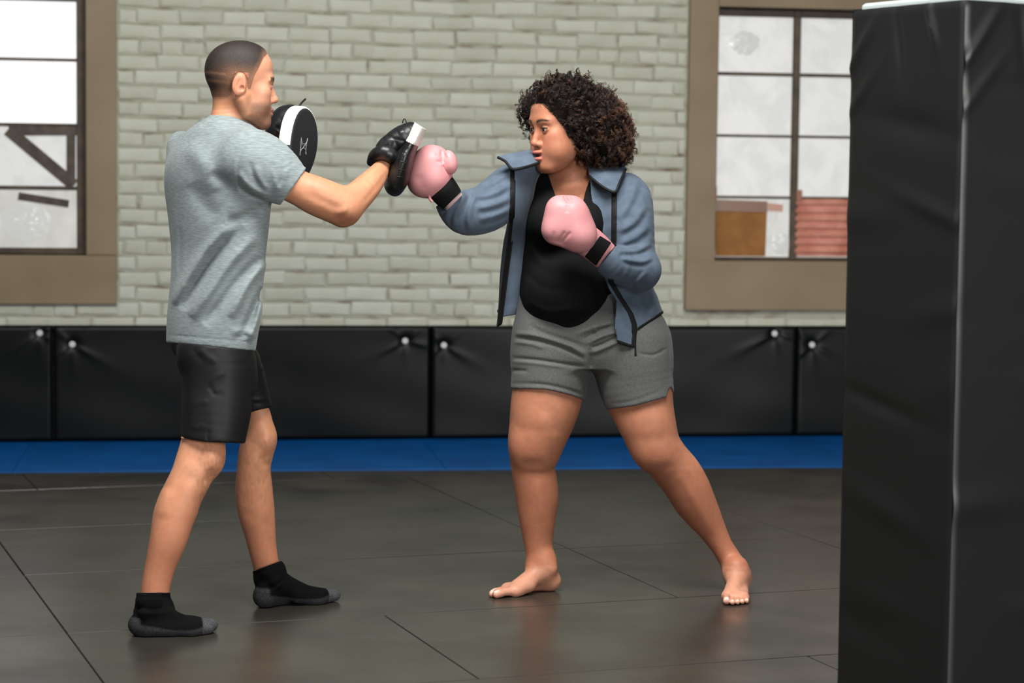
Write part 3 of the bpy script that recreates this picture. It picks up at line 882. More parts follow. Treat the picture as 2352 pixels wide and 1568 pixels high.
def head_field(F, H, male, mouth_open=0.0):
    u = F.u; sub = F.s
    u(H.ell((0, -0.008, 0.047), (0.075, 0.0905, 0.083)), 0.01)             # cranium
    u(H.ell((0, 0.022, 0.060), (0.066, 0.066, 0.062)), 0.03)               # forehead
    u(H.ell((0, 0.030, -0.012), (0.062, 0.056, 0.075)), 0.03)              # face mass
    jw = 0.052 if male else 0.046
    for sx in (-1, 1):
        u(H.tube([(sx * 0.060, -0.002, -0.030), (sx * jw, 0.018, -0.068), (sx * 0.022, 0.066, -0.092)], [0.018, 0.017, 0.017]), 0.025)
        u(H.ell((sx * 0.042, 0.060, -0.008), (0.024, 0.020, 0.019)), 0.025)   # cheekbone
        u(H.ell((sx * 0.036, 0.052, -0.045), (0.026, 0.026, 0.030)), 0.03)    # cheek
    u(H.ell((0, 0.074, -0.092), (0.020, 0.017, 0.016)), 0.025)             # chin
    u(H.ell((0, 0.066, -0.058), (0.034, 0.026, 0.030)), 0.02)              # muzzle
    if male: u(H.ell((0, 0.080, 0.030), (0.050, 0.014, 0.010)), 0.02)
    else: u(H.ell((0, 0.078, 0.034), (0.048, 0.013, 0.012)), 0.025)
    for sx in (-1, 1):
        sub(H.ell((sx * 0.031, 0.100, 0.011), (0.019, 0.019, 0.012)), 0.014)
        u(H.ell((sx * 0.0315, 0.0765, 0.0115), (0.0150, 0.0142, 0.0136)), 0.004)     # lids over the eyeball
        sub(H.ell((sx * 0.0315, 0.093, 0.0108), (0.0128, 0.012, 0.0040)), 0.002)
    # nose
    u(H.tube([(0, 0.083, 0.022), (0, 0.091, 0.002), (0, 0.100, -0.022)], [0.0065, 0.0072, 0.0095]), 0.012)
    u(H.ell((0, 0.101, -0.026), (0.0110, 0.0105, 0.0095)), 0.006)
    for sx in (-1, 1):
        u(H.ell((sx * 0.0118, 0.090, -0.030), (0.0078, 0.0105, 0.0078)), 0.006)
        sub(H.ell((sx * 0.0065, 0.099, -0.0385), (0.0038, 0.006, 0.004)), 0.003)
    # lips
    o = mouth_open
    pk = 0.80 if o else 1.0
    u(H.ell((0, 0.091 + o * 0.006, -0.0545 + o * 0.003), (0.0235 * pk, 0.0085 + o * 0.002, 0.0060)), 0.005)
    u(H.ell((0, 0.089 + o * 0.006, -0.0670 - o * 0.003), (0.0205 * pk, 0.0090 + o * 0.002, 0.0068)), 0.005)
    if o: sub(H.ell((0, 0.104, -0.0605), (0.0100, 0.010, 0.0032)), 0.003)
    else: sub(H.ell((0, 0.103, -0.0605), (0.024, 0.006, 0.0012)), 0.003)
    # ears
    for sx in (-1, 1):
        e = (sx * 0.079, -0.012, 0.008)
        u(H.ell(e, (0.0075, 0.0195, 0.0315), ('X', -8)), 0.006)
        u(H.ell((sx * 0.072, -0.004, -0.002), (0.010, 0.012, 0.020)), 0.006)
        sub(H.ell((sx * 0.090, -0.010, 0.008), (0.0085, 0.0125, 0.0225), ('X', -8)), 0.003)
        u(H.ell((sx * 0.080, -0.010, 0.010), (0.0035, 0.005, 0.016), ('X', -14)), 0.004)
        sub(H.ell((sx * 0.084, -0.004, -0.002), (0.0065, 0.006, 0.008)), 0.003)
def eyeball(name, H, sx, gaze, parent, mt):
    n, m_ = 24, 16; R = 0.0126 * H.k
    c = H.w((sx * 0.0315, 0.0770, 0.0115)); g = unit(np.asarray(gaze, float))
    a = unit(np.cross(g, [0, 0, 1.0])); b = np.cross(a, g)
    V = [c + g * R]; C = [(0.01, 0.008, 0.006)]; Fc = []
    th = [0.0, 0.12, 0.24, 0.26, 0.36, 0.54, 0.57, 0.62, 0.85, 1.1, 1.5, 2.0, 2.6]
    for j in range(1, len(th)):
        for i in range(n):
            t = th[j]; ph = 2 * math.pi * i / n
            V.append(c + R * (g * math.cos(t) + math.sin(t) * (a * math.cos(ph) + b * math.sin(ph))))
            C.append((0.01, 0.008, 0.006) if t < 0.25 else ((0.03, 0.015, 0.009) if t < 0.55 else (0.44, 0.38, 0.36)))
    for i in range(n):
        Fc.append((0, 1 + i, 1 + (i + 1) % n))
        for j in range(len(th) - 2):
            Fc.append((1 + j * n + i, 1 + (j + 1) * n + i, 1 + (j + 1) * n + (i + 1) % n, 1 + j * n + (i + 1) % n))
    return mesh_obj(name, V, Fc, mt, parent, smooth=True, colors=np.array(C))
def foot_field(F, K, L, side, toes=True, fat=1.0):
    """K: Frame with origin at the heel on the floor, y towards the toes; side = +1 left foot, -1 right foot (big toe lies at x = -side)"""
    s = L / 0.25; u = F.u; m = -side
    def T(p, r, k=0.02): u(K.tube([tuple(np.array(q) * s) for q in p], np.array(r) * s * fat), k)
    def E(c, r, k=0.02): u(K.ell(np.array(c) * s, np.array(r) * s * fat), k)
    E((0, 0.030, 0.030), (0.030, 0.032, 0.031), 0.01)
    T([(0, 0.052, 0.095), (0, 0.062, 0.062), (m * 0.004, 0.105, 0.044), (m * 0.008, 0.150, 0.028)], [0.034, 0.033, 0.027, 0.020], 0.025)
    T([(side * 0.016, 0.050, 0.022), (side * 0.024, 0.110, 0.018), (side * 0.026, 0.165, 0.015)], [0.022, 0.019, 0.014], 0.02)
    T([(m * 0.018, 0.120, 0.026), (m * 0.028, 0.172, 0.017)], [0.020, 0.017], 0.02)
    E((0, 0.168, 0.015), (0.042, 0.026, 0.0145), 0.02)
    E((m * 0.030, 0.045, 0.074), (0.010, 0.013, 0.013), 0.015); E((side * 0.030, 0.040, 0.066), (0.010, 0.013, 0.013), 0.015)
    if toes:
        for q, (x, y0, y1, r) in enumerate(((0.028, 0.180, 0.236, 0.0125), (0.0085, 0.188, 0.240, 0.0088), (-0.0075, 0.185, 0.232, 0.0085), (-0.0225, 0.178, 0.220, 0.0082), (-0.0365, 0.166, 0.205, 0.0082))):
            T([(m * x, y0, r * 1.25), (m * x, (y0 + y1) / 2, r * 1.35), (m * x, y1, r * 0.98)], [r, r * 0.94, r], 0.004)
    else:
        T([(m * 0.026, 0.175, 0.019), (m * 0.020, 0.228, 0.018)], [0.018, 0.0165], 0.03)
        T([(side * 0.018, 0.170, 0.017), (side * 0.010, 0.215, 0.016)], [0.016, 0.0145], 0.03)
# ================================================================ THE MAN WITH THE MITTS
M_skin = mat('skin', (200, 150, 120), 0.52, 0.4, attr=True, col2=(240, 228, 222), nscale=(60, 60, 60), bump=0.08, bscale=(420, 420, 420), bdist=0.0008, sss=0.12)
M_eye = mat('eye', attr=True, rough=0.12, spec=0.6)
M_tee = mat('heather_grey_jersey', (134, 145, 146), 0.85, 0.25, col2=(110, 119, 121), nscale=(42, 42, 300), ndetail=5, nlo=0.34, nhi=0.68, bump=0.12, bscale=(500, 500, 700), bdist=0.0008, sheen=0.15)
M_shorts_m = mat('black_nylon', (17, 17, 18), 0.55, 0.22, bump=0.1, bscale=(300, 300, 300), bdist=0.0006)
M_sock = mat('sock_knit', attr=True, rough=0.95, spec=0.1, col2=(150, 150, 150), nscale=(330, 330, 330), nlo=0.4, nhi=0.6, bump=0.5, bscale=(500, 500, 500), bdist=0.001)
GN = ground(400, 1461); GF = ground(680, 1390)
man = empty('person', (P(505, 900, 6.65)[0], 6.65, 0))

Hm = Frame(P(550, 204, 6.66), 15, pitch=-2, scale=1.075)
Fb = Field()
head_field(Fb, Hm, True)
Fb.u(chain([(490, 215, 560, 232, 6.66), (488, 248, 560, 262, 6.66, 0.95), (478, 285, 575, 300, 6.66, 0.95)], ratio=1.0), 0.025)
# trunk hidden under the shirt
Fb.u(stack([(300, 435, 590, 6.66), (350, 405, 605, 6.66), (420, 395, 605, 6.66), (560, 405, 600, 6.65), (700, 405, 590, 6.64), (800, 415, 580, 6.64), (860, 430, 570, 6.64)], ratio=0.55, yaw=-50), 0.03)
# right arm
Fb.u(chain([(590, 312, 560, 430, 6.50), (640, 345, 605, 445, 6.49), (698, 392, 654, 460, 6.49), (742, 408, 703, 488, 6.50), (775, 421, 742, 505, 6.51), (803, 440, 772, 512, 6.52)]), 0.02)
Fb.u(chain([(772, 445, 806, 510, 6.52), (800, 424, 836, 484, 6.56), (830, 400, 862, 452, 6.61), (852, 382, 881, 420, 6.66), (868, 366, 893, 390, 6.70), (885, 345, 908, 366, 6.74)]), 0.03)
Fb.u(chainc([(786, 502, 6.51, 15), (800, 494, 6.52, 17)]), 0.02)
Fb.u(chainc([(893, 350, 6.75, 17), (905, 330, 6.77, 22)], ratio=1.3), 0.02)
# left arm, behind the trunk
Fb.u(chain([(450, 345, 430, 395, 6.80), (560, 395, 540, 450, 7.02), (610, 400, 590, 440, 7.06), (660, 350, 685, 380, 7.05), (672, 310, 692, 320, 7.05)]), 0.02)
# legs
Fb.u(chain([(440, 880, 545, 880, 6.56), (432, 960, 525, 960, 6.54, 0.85), (417, 1012, 516, 1014, 6.51, 0.85), (404, 1060, 508, 1054, 6.50, 0.95), (391, 1097, 487, 1094, 6.48), (370, 1132, 466, 1150, 6.47),
             (352, 1178, 446, 1198, 6.46), (345, 1228, 428, 1250, 6.45), (335, 1285, 404, 1305, 6.45), (326, 1335, 391, 1350, 6.45), (322, 1372, 388, 1378, 6.45), (320, 1410, 390, 1412, 6.45)], n=7, ratio=1.02), 0.02)
Fb.u(chain([(545, 880, 598, 880, 6.76), (560, 922, 608, 918, 6.775), (570, 956, 622, 951, 6.785), (563, 1000, 631, 996, 6.80), (549, 1036, 629, 1032, 6.81), (544, 1074, 622, 1078, 6.82), (540, 1130, 627, 1128, 6.84), (546, 1175, 631, 1172, 6.85),
             (559, 1216, 633, 1218, 6.86), (572, 1266, 636, 1262, 6.87), (582, 1306, 641, 1292, 6.88), (588, 1345, 650, 1335, 6.89)], n=7, ratio=1.05), 0.02)
Fb.u(ellpx(490, 1050, 6.49, 20, 30, 0.05), 0.04)       # near knee cap
Fb.u(ellpx(614, 1008, 6.79, 17, 26, 0.045), 0.03)       # far knee cap
Fb.disp(folds([([(700, 440), (760, 470), (790, 482)], 9, -0.004), ([(845, 400), (880, 372)], 4, 0.003), ([(830, 470), (868, 425), (888, 395)], 5, -0.003),
               ([(775, 492), (798, 478)], 7, 0.005), ([(768, 505), (790, 490)], 6, -0.004), ([(430, 1085), (460, 1120), (455, 1180)], 14, -0.004), ([(385, 1120), (372, 1190)], 18, 0.004),
               ([(492, 1080), (470, 1110)], 9, -0.005), ([(600, 1045), (612, 1075)], 10, -0.005), ([(600, 1110), (615, 1200)], 8, 0.003), ([(560, 1130), (575, 1200)], 14, -0.003)]))
SK_M = np.array([188, 132, 101.])
def hairline(y): return np.interp(y, [-0.1, -0.03, -0.018, 0.008, 0.020, 0.030, 0.042, 0.055, 0.075, 0.1], [-0.036, -0.036, -0.02, -0.012, -0.016, 0.026, 0.050, 0.078, 0.098, 0.103])
def man_color(V):
    px, py = proj(V); L = Hm.l(V); x, y, z = L[:, 0], L[:, 1], L[:, 2]
    c = np.tile(SK_M, (len(V), 1))
    c *= (0.94 + 0.10 * vnoise(V, 26, 1) + 0.05 * vnoise(V, 90, 2))[:, None]
    def mixc(col, a):
        nonlocal c
        c = c * (1 - a[:, None]) + np.array(col, float) * a[:, None]
    hd = py < 300
    mixc((206, 150, 128), hd * 0.5 * sstep(0.02, 0.06, y))
    # beard stubble
    st = sstep(-0.028, -0.052, z) * sstep(0.000, 0.04, y) * sstep(-0.13, -0.10, z) * (1 - np.exp(-((z + 0.0605) / 0.012) ** 2 - (x / 0.024) ** 2))
    st = np.maximum(st, 0.5 * sstep(-0.004, -0.03, z) * np.exp(-((y - 0.018) / 0.014) ** 2) * sstep(-0.09, -0.06, z))
    mixc((86, 64, 52), hd * 0.62 * st * (0.8 + 0.2 * vnoise(V, 500, 4)))
    # lips
    lip = np.exp(-((z + 0.0608) / 0.0085) ** 4 - (x / 0.022) ** 4) * (y > 0.082)
    mixc((160, 98, 88), hd * 0.8 * lip)
    # brows
    for sx in (-1, 1):
        b = np.exp(-((z - 0.033 + 0.10 * np.abs(np.abs(x) - 0.03)) / 0.0050) ** 2) * (np.abs(x) > 0.010) * (np.abs(x) < 0.052) * (y > 0.05) * (np.sign(x) == sx)
        mixc((42, 32, 27), hd * 0.9 * b)
        lid = np.exp(-((z - 0.0155) / 0.0032) ** 2 - ((np.abs(x) - 0.0315) / 0.014) ** 4) * (y > 0.07) * (np.sign(x) == sx)
        mixc((38, 26, 22), hd * 0.9 * lid)
    # hair: cropped, faded at sides
    front = hairline(y)
    e = z - front
    on = sstep(-0.003, 0.008, e)
    side = sstep(0.085, 0.03, z) * sstep(0.02, 0.05, np.abs(x))
    dens = 1.0 - 0.55 * side * sstep(-0.09, -0.02, y) - 0.15 * side
    dens = dens * sstep(-0.002, 0.05, e) ** 0.6
    for zz in (0.036, 0.014):
        dens = dens * (1 - 0.38 * np.exp(-((z - zz + 0.1 * (y + 0.06)) / 0.0045) ** 2) * sstep(-0.02, -0.05, y) * (np.abs(x) < 0.068) * (x < 0.03))
    dens = dens * (0.86 + 0.14 * vnoise(V, 420, 7))
    ear = (np.abs(x) > 0.0755) & (y > -0.036) & (y < 0.014) & (z < 0.043) & (z > -0.03)
    mixc((20, 18, 17), hd * on * np.clip(dens, 0, 1) * np.where(ear, 0.0, 0.94))
    mixc((196, 128, 104), hd * ear * 0.5)
    # leg and elbow tone
    mixc((128, 78, 60), 0.75 * np.exp(-((px - 792) / 30) ** 2 - ((py - 505) / 16) ** 2))
    mixc((168, 104, 78), 0.45 * (py > 880) * sstep(1050, 1280, py))
    mixc((110, 76, 60), 0.22 * (py > 1000) * (py < 1180) * sstep(0.55, 0.7, vnoise(V * np.array([1, 1, 0.25]), 240, 9)) * np.where(px < 540, sstep(420, 470, px), 0.6))
    return lina(np.clip(c, 0, 255))
neck_z = P(500, 330, 6.66)[2]
lo, hi = Fb.bounds()
Va, Qa = polygonize(Fb, 0.0055, lo, (hi[0], hi[1], neck_z + 0.006))
keep = (Va[Qa][:, :, 2].max(1) < neck_z + 0.012)
Qa = Qa[keep]
Vb, Qb = polygonize(Fb, 0.0019, (P(455, 200, 6.66)[0], 6.4, neck_z - 0.012), (P(660, 200, 6.66)[0], 6.95, hi[2]))
Vb = relax(Vb, Qb, 1)
keepb = (Vb[Qb][:, :, 2].min(1) > neck_z - 0.006) & (Vb[Qb][:, :, 0].max(1) < P(652, 200, 6.66)[0])
Qb = Qb[keepb]
Va = taubin(Va, Qa, 5)
V = np.concatenate([Va, Vb]); Q = np.concatenate([Qa, Qb + len(Va)])
used = np.unique(Q); rm = np.full(len(V), -1); rm[used] = np.arange(len(used)); V = V[used]; Q = rm[Q].astype(np.int32)
mesh_obj('body', V, Q, M_skin, man, smooth=True, colors=man_color(V))
gz = P(1240, 300, 7.05) - Hm.w((0, 0.08, 0.01))
for sx in (-1, 1): eyeball('eye', Hm, sx, unit(gz) + np.array([0, 0, -0.08]), man, M_eye)

# hair: cropped cap following the skull down to the faded edge
Fh = Field()
Fskull = Field()
Fskull.u(Hm.ell((0, -0.008, 0.047), (0.075, 0.0905, 0.083)), 0.01).u(Hm.ell((0, 0.022, 0.060), (0.066, 0.066, 0.062)), 0.03).u(Hm.ell((0, 0.030, -0.012), (0.062, 0.056, 0.075)), 0.03)
Fskull.u(chain([(490, 215, 560, 232, 6.66), (488, 248, 560, 262, 6.66, 0.95), (478, 285, 575, 300, 6.66, 0.95)], ratio=1.0), 0.025)
def skull_off(p):
    L = Hm.l(p); e = L[:, 2] - hairline(L[:, 1]); return Fskull.ev(p) + 0.0012 - 0.0026 * sstep(0.0, 0.02, e) - 0.0028 * sstep(0.03, 0.10, L[:, 2]) * sstep(0.0, 0.03, e)
Fh.u(Prim(skull_off, Hm.w((0, 0, 0)) - 0.16, Hm.w((0, 0, 0)) + 0.16), 0.001)
def hair_cut(px, py, p):
    L = Hm.l(p); e = L[:, 2] - hairline(L[:, 1])
    ear = np.sqrt(((L[:, 1] + 0.010) / 0.024) ** 2 + ((L[:, 2] - 0.006) / 0.036) ** 2)
    return np.maximum(0.0005 - e, np.where(np.abs(L[:, 0]) > 0.05, (1 - ear) * 0.03, -1))
Fh.cut(hair_cut)
M_hair = mat('cropped_hair', attr=True, rough=0.6, spec=0.35, col2=(150, 150, 150), nscale=(520, 520, 520), nlo=0.35, nhi=0.65, bump=0.5, bscale=(700, 700, 700), bdist=0.0015)
sdf_obj('hair', Fh, 0.0022, M_hair, man, color=man_color, it=1)

# t-shirt -----------------------------------------------------------------
Ft = Field()
Ft.u(stack([(264, 482, 556, 6.66, 0.9, -50), (272, 472, 562, 6.66, 0.85, -50), (284, 450, 578, 6.66, 0.75, -50), (300, 425, 598, 6.66, 0.62, -50), (320, 403, 612, 6.66), (347, 384, 622, 6.66), (377, 371, 628, 6.66), (410, 366, 632, 6.66),
            (447, 368, 633, 6.66), (480, 373, 629, 6.655), (529, 379, 624, 6.65), (573, 384, 618, 6.65, 0.57), (625, 385, 613, 6.645, 0.6), (676, 381, 608, 6.64, 0.62), (732, 377, 602, 6.64, 0.66), (786, 376, 594, 6.64, 0.68), (830, 376, 586, 6.64, 0.7)], ratio=0.55, yaw=-50), 0.01)
slv = chain([(590, 296, 556, 442, 6.505), (618, 308, 580, 452, 6.495), (652, 338, 612, 462, 6.49), (684, 372, 636, 468, 6.49), (708, 388, 656, 468, 6.49), (730, 400, 680, 482, 6.49)], ratio=0.95)
slv = cutp(slv, lambda px, py, p: (((px - 702) * 76 + (py - 388) * 53) / 92.7) * 0.0013)
Ft.u(slv, 0.035)
Ft.u(chainc([(418, 335, 6.80, 34), (430, 420, 6.84, 34)], ratio=1.2), 0.05)       # far shoulder
hem = curve([(340, 782), (376, 786), (430, 790), (480, 795), (540, 802), (588, 805), (640, 807)])
Ft.cut(lambda px, py, p: (py - hem(px)) * 0.00133)
neckp = chain([(500, 235, 560, 250, 6.66), (494, 262, 566, 282, 6.66), (500, 300, 580, 330, 6.66)])
Ft.s(chain([(494, 225, 552, 245, 6.66), (492, 258, 556, 274, 6.66), (498, 292, 566, 312, 6.655)], ratio=1.0), 0.008)
near = 6.62
Ft.disp(folds([
    # sleeve seam
    ([(588, 298), (562, 330), (547, 372), (546, 412), (556, 440), (585, 452)], 3.0, -0.0028),
    ([(580, 300), (555, 332), (540, 372), (539, 412)], 5, 0.002),
    # sleeve creases
    ([(548, 395), (570, 425), (600, 445), (622, 446)], 8, 0.008), ([(545, 420), (575, 448), (605, 456)], 6, -0.007),
    ([(590, 380), (598, 415), (620, 440)], 7, 0.005), ([(575, 370), (582, 405), (603, 432)], 6, -0.005),
    ([(625, 385), (632, 415), (640, 440)], 6, 0.004), ([(652, 395), (640, 430)], 5, -0.003), ([(668, 372), (650, 412)], 6, 0.004),
    ([(678, 369), (645, 395)], 4, -0.003),
    # long diagonal folds on the back
    ([(560, 520), (505, 570), (462, 630), (415, 710)], 13, -0.0198), ([(520, 520), (470, 580), (430, 640), (400, 700)], 13, 0.0162),
    ([(590, 540), (530, 600), (480, 670), (440, 730)], 13, 0.0180), ([(600, 590), (550, 640), (505, 700), (470, 745)], 10, -0.0144),
    ([(610, 600), (565, 660), (530, 730)], 10, 0.0144), ([(605, 660), (580, 715), (555, 770)], 8, -0.0126), ([(600, 690), (590, 740), (570, 785)], 7, 0.0108),
    ([(385, 500), (388, 560), (392, 625)], 6, -0.0050), ([(398, 480), (400, 560), (405, 640)], 7, 0.0038), ([(412, 520), (412, 580), (408, 640)], 6, -0.0025),
    ([(600, 470), (560, 500), (520, 510)], 14, -0.0144), ([(480, 400), (520, 420), (545, 440)], 15, -0.0090), ([(430, 330), (470, 380), (500, 440)], 22, 0.0108),
    ([(440, 420), (470, 470), (500, 500)], 19, -0.0072),
    # hem
    ([(376, 768), (480, 777), (588, 786)], 2.0, -0.0018), ([(530, 765), (560, 758), (585, 775)], 7, 0.005), ([(540, 775), (570, 770)], 4, -0.004),
    # collar rib
    ([(470, 278), (500, 270), (530, 276), (560, 296)], 3, -0.002), ([(455, 287), (480, 280)], 5, -0.004)], ymax=near))
tee = sdf_obj('t_shirt', Ft, 0.0038, M_tee, man, it=1)

# shorts --------------------------------------------------------------------
Fs = Field()
Fs.u(stack([(770, 384, 582, 6.64), (800, 387, 586, 6.64), (830, 404, 592, 6.64), (860, 414, 596, 6.64), (890, 418, 596, 6.64)], ratio=0.68, yaw=-50), 0.01)
Fs.u(cutp(chain([(405, 820, 580, 815, 6.57), (415, 850, 584, 850, 6.56), (417, 895, 581, 898, 6.55), (416, 950, 574, 952, 6.53), (415, 1000, 565, 1004, 6.515), (414, 1050, 556, 1055, 6.505)], ratio=0.98),
          lambda px, py, p: (py - np.interp(px, [405, 415, 468, 556, 580], [1003, 1005, 1014, 1018, 1017])) * 0.0013), 0.02)
Fs.u(cutp(chain([(480, 830, 596, 820, 6.74), (520, 870, 609, 866, 6.76), (542, 910, 618, 903, 6.77), (556, 950, 626, 938, 6.78), (566, 990, 634, 980, 6.79)], ratio=1.25),
          lambda px, py, p: (py - np.interp(px, [540, 574, 621, 640], [950, 946, 935, 931])) * 0.0013), 0.02)
Fs.cut(lambda px, py, p: (hem(px) - 2 - py) * 0.0013)
Fs.disp(folds([([(455, 800), (480, 822), (500, 830)], 8, 0.0030), ([(440, 800), (468, 832)], 7, -0.0025), ([(585, 812), (583, 900), (570, 1000)], 5, 0.0020), ([(505, 835), (575, 838)], 5, -0.0015),
               ([(480, 880), (500, 862), (520, 855)], 6, 0.0025), ([(490, 900), (515, 890)], 5, 0.0020), ([(478, 885), (495, 905)], 5, -0.0025), ([(482, 905), (520, 908)], 4, -0.0015), ([(440, 930), (480, 920)], 8, 0.0020),
               ([(428, 850), (426, 930), (428, 990)], 8, -0.0015), ([(478, 985), (476, 1015)], 3, -0.0030), ([(440, 985), (475, 975)], 7, 0.0020), ([(500, 860), (505, 940), (500, 1000)], 16, -0.0020),
               ([(575, 918), (618, 916)], 4, 0.0030), ([(578, 925), (618, 926)], 3, -0.0020), ([(596, 848), (608, 842)], 4, 0.0020)], ymax=6.95))
shorts = sdf_obj('shorts', Fs, 0.0042, M_shorts_m, man, it=1)
# small pale tab at the hem
q = [P(416, 1003, 6.47), P(434, 1006, 6.45), P(434, 1009, 6.45), P(416, 1006, 6.47)]
q2 = [p + np.array([0, 0.012, 0]) for p in q]
mesh_obj('hem_tab', q + q2, [(3, 2, 1, 0), (4, 5, 6, 7), (0, 1, 5, 4), (1, 2, 6, 5), (2, 3, 7, 6), (3, 0, 4, 7)], mat('tan_tab', (178, 132, 100), 0.6), man)

# socks ------------------------------------------------------------------------
def sock(hp, tp, cuff, side, L):
    h0 = ground(*hp); t0 = ground(*tp); d = t0 - h0; ang = math.degrees(math.atan2(d[1], d[0])); L = np.linalg.norm(d)
    K = Frame((h0[0], h0[1], 0), ang)
    F = Field(); foot_field(F, K, L, side, toes=False, fat=1.06)
    F.u(chain(cuff, ratio=1.02), 0.03)
    F.cut(lambda px, py, p: -p[:, 2])
    x0, y0, x1, y1 = cuff[0][:4]
    F.cut(lambda px, py, p: ((y0 + (y1 - y0) * (px - x0) / (x1 - x0)) - py) * 0.0013)
    F.disp(folds([([(cuff[1][0] - 6, cuff[1][1] + 8), ((cuff[1][0] + cuff[1][2]) / 2, cuff[1][1] + 14), (cuff[1][2] + 6, cuff[1][3] + 8)], 4, -0.003),
                  ([(cuff[1][0] - 6, cuff[1][1] + 18), ((cuff[1][0] + cuff[1][2]) / 2, cuff[1][1] + 24), (cuff[1][2] + 6, cuff[1][3] + 16)], 4, 0.002),
                  ([(cuff[0][0] - 6, cuff[0][1] + 10), (cuff[0][2] + 6, cuff[0][3] + 10)], 3, -0.002)]))
    def col(V):
        q = K.l(V); s = L / 0.27
        g = np.maximum(sstep(0.034, 0.026, q[:, 2] / s - 0.010 * np.cos(q[:, 1] / s * 20)), 0)
        g = np.maximum(g, sstep(0.213, 0.218, q[:, 1] / s) * sstep(0.05, 0.045, q[:, 2] / s))
        g = np.maximum(g, sstep(0.036, 0.028, q[:, 1] / s) * sstep(0.062, 0.055, q[:, 2] / s))
        tip = sstep(0.213, 0.218, q[:, 1] / s)
        n = vnoise(V, 900, 3)
        gr = 36 + 24 * n + 26 * tip
        c = np.stack([9 + (gr - 9) * g, 9 + (gr - 9) * g, 10 + (gr - 8) * g], 1)
        return lina(c)
    sdf_obj('sock', F, 0.0032, M_sock, man, color=col, it=1)
sock((297, 1459), (506, 1452), [(313, 1361, 391, 1360, 6.45), (311, 1385, 394, 1384, 6.45), (306, 1412, 404, 1408, 6.45), (306, 1435, 400, 1435, 6.44)], -1, 0.27)
sock((586, 1396), (776, 1376), [(581, 1311, 644, 1288, 6.89), (583, 1335, 655, 1315, 6.89), (588, 1362, 665, 1345, 6.89)], 1, 0.27)
rebase(man, man.location)
tag(man, 'man in grey t-shirt, black shorts and dark socks holding up focus mitts', 'person')
# ================================================================ THE WOMAN
WY = 7.12
woman = empty('person', (P(1340, 900, WY)[0], WY, 0))
Hw = Frame(P(1294, 300, 7.06), -90 - 58, pitch=-7, roll=0, scale=1.13)
Fw = Field()
head_field(Fw, Hw, False, 1.0)
Fw.u(Hw.ell((0.034, 0.048, -0.048), (0.032, 0.032, 0.036)), 0.03); Fw.u(Hw.ell((-0.034, 0.048, -0.048), (0.032, 0.032, 0.036)), 0.03)
Fw.u(Hw.ell((0, 0.040, -0.085), (0.042, 0.040, 0.026)), 0.03)        # soft under-chin
# neck and upper chest
Fw.u(chain([(1268, 350, 1352, 350, 7.09), (1266, 385, 1350, 385, 7.10), (1256, 415, 1368, 415, 7.11)], ratio=0.95), 0.03)
Fw.u(stack([(398, 1262, 1360, 7.13, 0.8), (412, 1240, 1390, 7.13, 0.64), (430, 1230, 1415, 7.13, 0.60), (470, 1222, 1416, 7.13, 0.62), (530, 1212, 1420, 7.13, 0.63), (600, 1205, 1430, 7.13, 0.62), (680, 1205, 1445, 7.13, 0.64), (760, 1205, 1500, 7.13, 0.64), (820, 1210, 1520, 7.13, 0.6)]), 0.03)
Fw.u(ellpx(1268, 512, 7.05, 44, 46, 0.070), 0.04); Fw.u(ellpx(1350, 516, 7.06, 40, 46, 0.070), 0.04)
# arms inside the sleeves
Fw.u(chainc([(1250, 448, 7.18, 22), (1205, 456, 7.14, 22), (1160, 462, 7.06, 24), (1095, 488, 6.98, 24), (1050, 462, 6.91, 17), (1000, 410, 6.83, 20)]), 0.03)
Fw.u(chainc([(1400, 448, 7.13, 26), (1452, 540, 7.06, 26), (1455, 612, 7.01, 24), (1408, 590, 6.93, 19), (1330, 545, 6.85, 22)]), 0.03)
# legs
Fw.u(chain([(1184, 800, 1352, 800, 7.12), (1182, 850, 1346, 856, 7.12), (1176, 895, 1338, 918, 7.12), (1171, 945, 1325, 953, 7.11), (1169, 995, 1304, 997, 7.11), (1170, 1035, 1288, 1033, 7.12), (1172, 1064, 1273, 1062, 7.13),
             (1178, 1105, 1280, 1100, 7.14), (1184, 1145, 1283, 1138, 7.15), (1191, 1186, 1277, 1182, 7.155), (1200, 1230, 1271, 1230, 7.16), (1209, 1280, 1267, 1278, 7.16), (1211, 1310, 1268, 1306, 7.16)], n=7, ratio=1.04), 0.02)
Fw.u(chain([(1362, 830, 1540, 815, 7.12), (1376, 890, 1544, 868, 7.12), (1400, 940, 1546, 917, 7.112, 1.0), (1422, 984, 1552, 962, 7.10), (1446, 1030, 1562, 1010, 7.10), (1478, 1067, 1580, 1038, 7.11), (1508, 1102, 1610, 1074, 7.13),
             (1530, 1135, 1628, 1104, 7.14), (1548, 1163, 1640, 1134, 7.15), (1574, 1193, 1652, 1166, 7.16), (1604, 1226, 1664, 1200, 7.17), (1634, 1264, 1682, 1244, 7.175), (1656, 1303, 1708, 1286, 7.18), (1668, 1335, 1722, 1328, 7.17)], n=7, ratio=1.04), 0.02)
Fw.u(ellpx(1212, 1022, 7.080, 32, 38, 0.042), 0.05); Fw.u(ellpx(1505, 1040, 7.070, 38, 32, 0.042, 35), 0.05)
Fw.disp(folds([([(1195, 1058), (1225, 1066), (1250, 1060)], 11, -0.003), ([(1190, 995), (1215, 985), (1245, 1000)], 14, -0.002), ([(1480, 1075), (1510, 1082), (1545, 1062)], 12, -0.003), ([(1470, 1022), (1500, 1008), (1530, 1018)], 14, -0.002),
               ([(1240, 930), (1270, 960), (1275, 1000)], 14, -0.003), ([(1560, 1085), (1595, 1150), (1640, 1230)], 9, 0.003), ([(1235, 1100), (1245, 1200)], 10, 0.002), ([(1252, 1295), (1235, 1312)], 5, -0.003)], ymax=7.2))
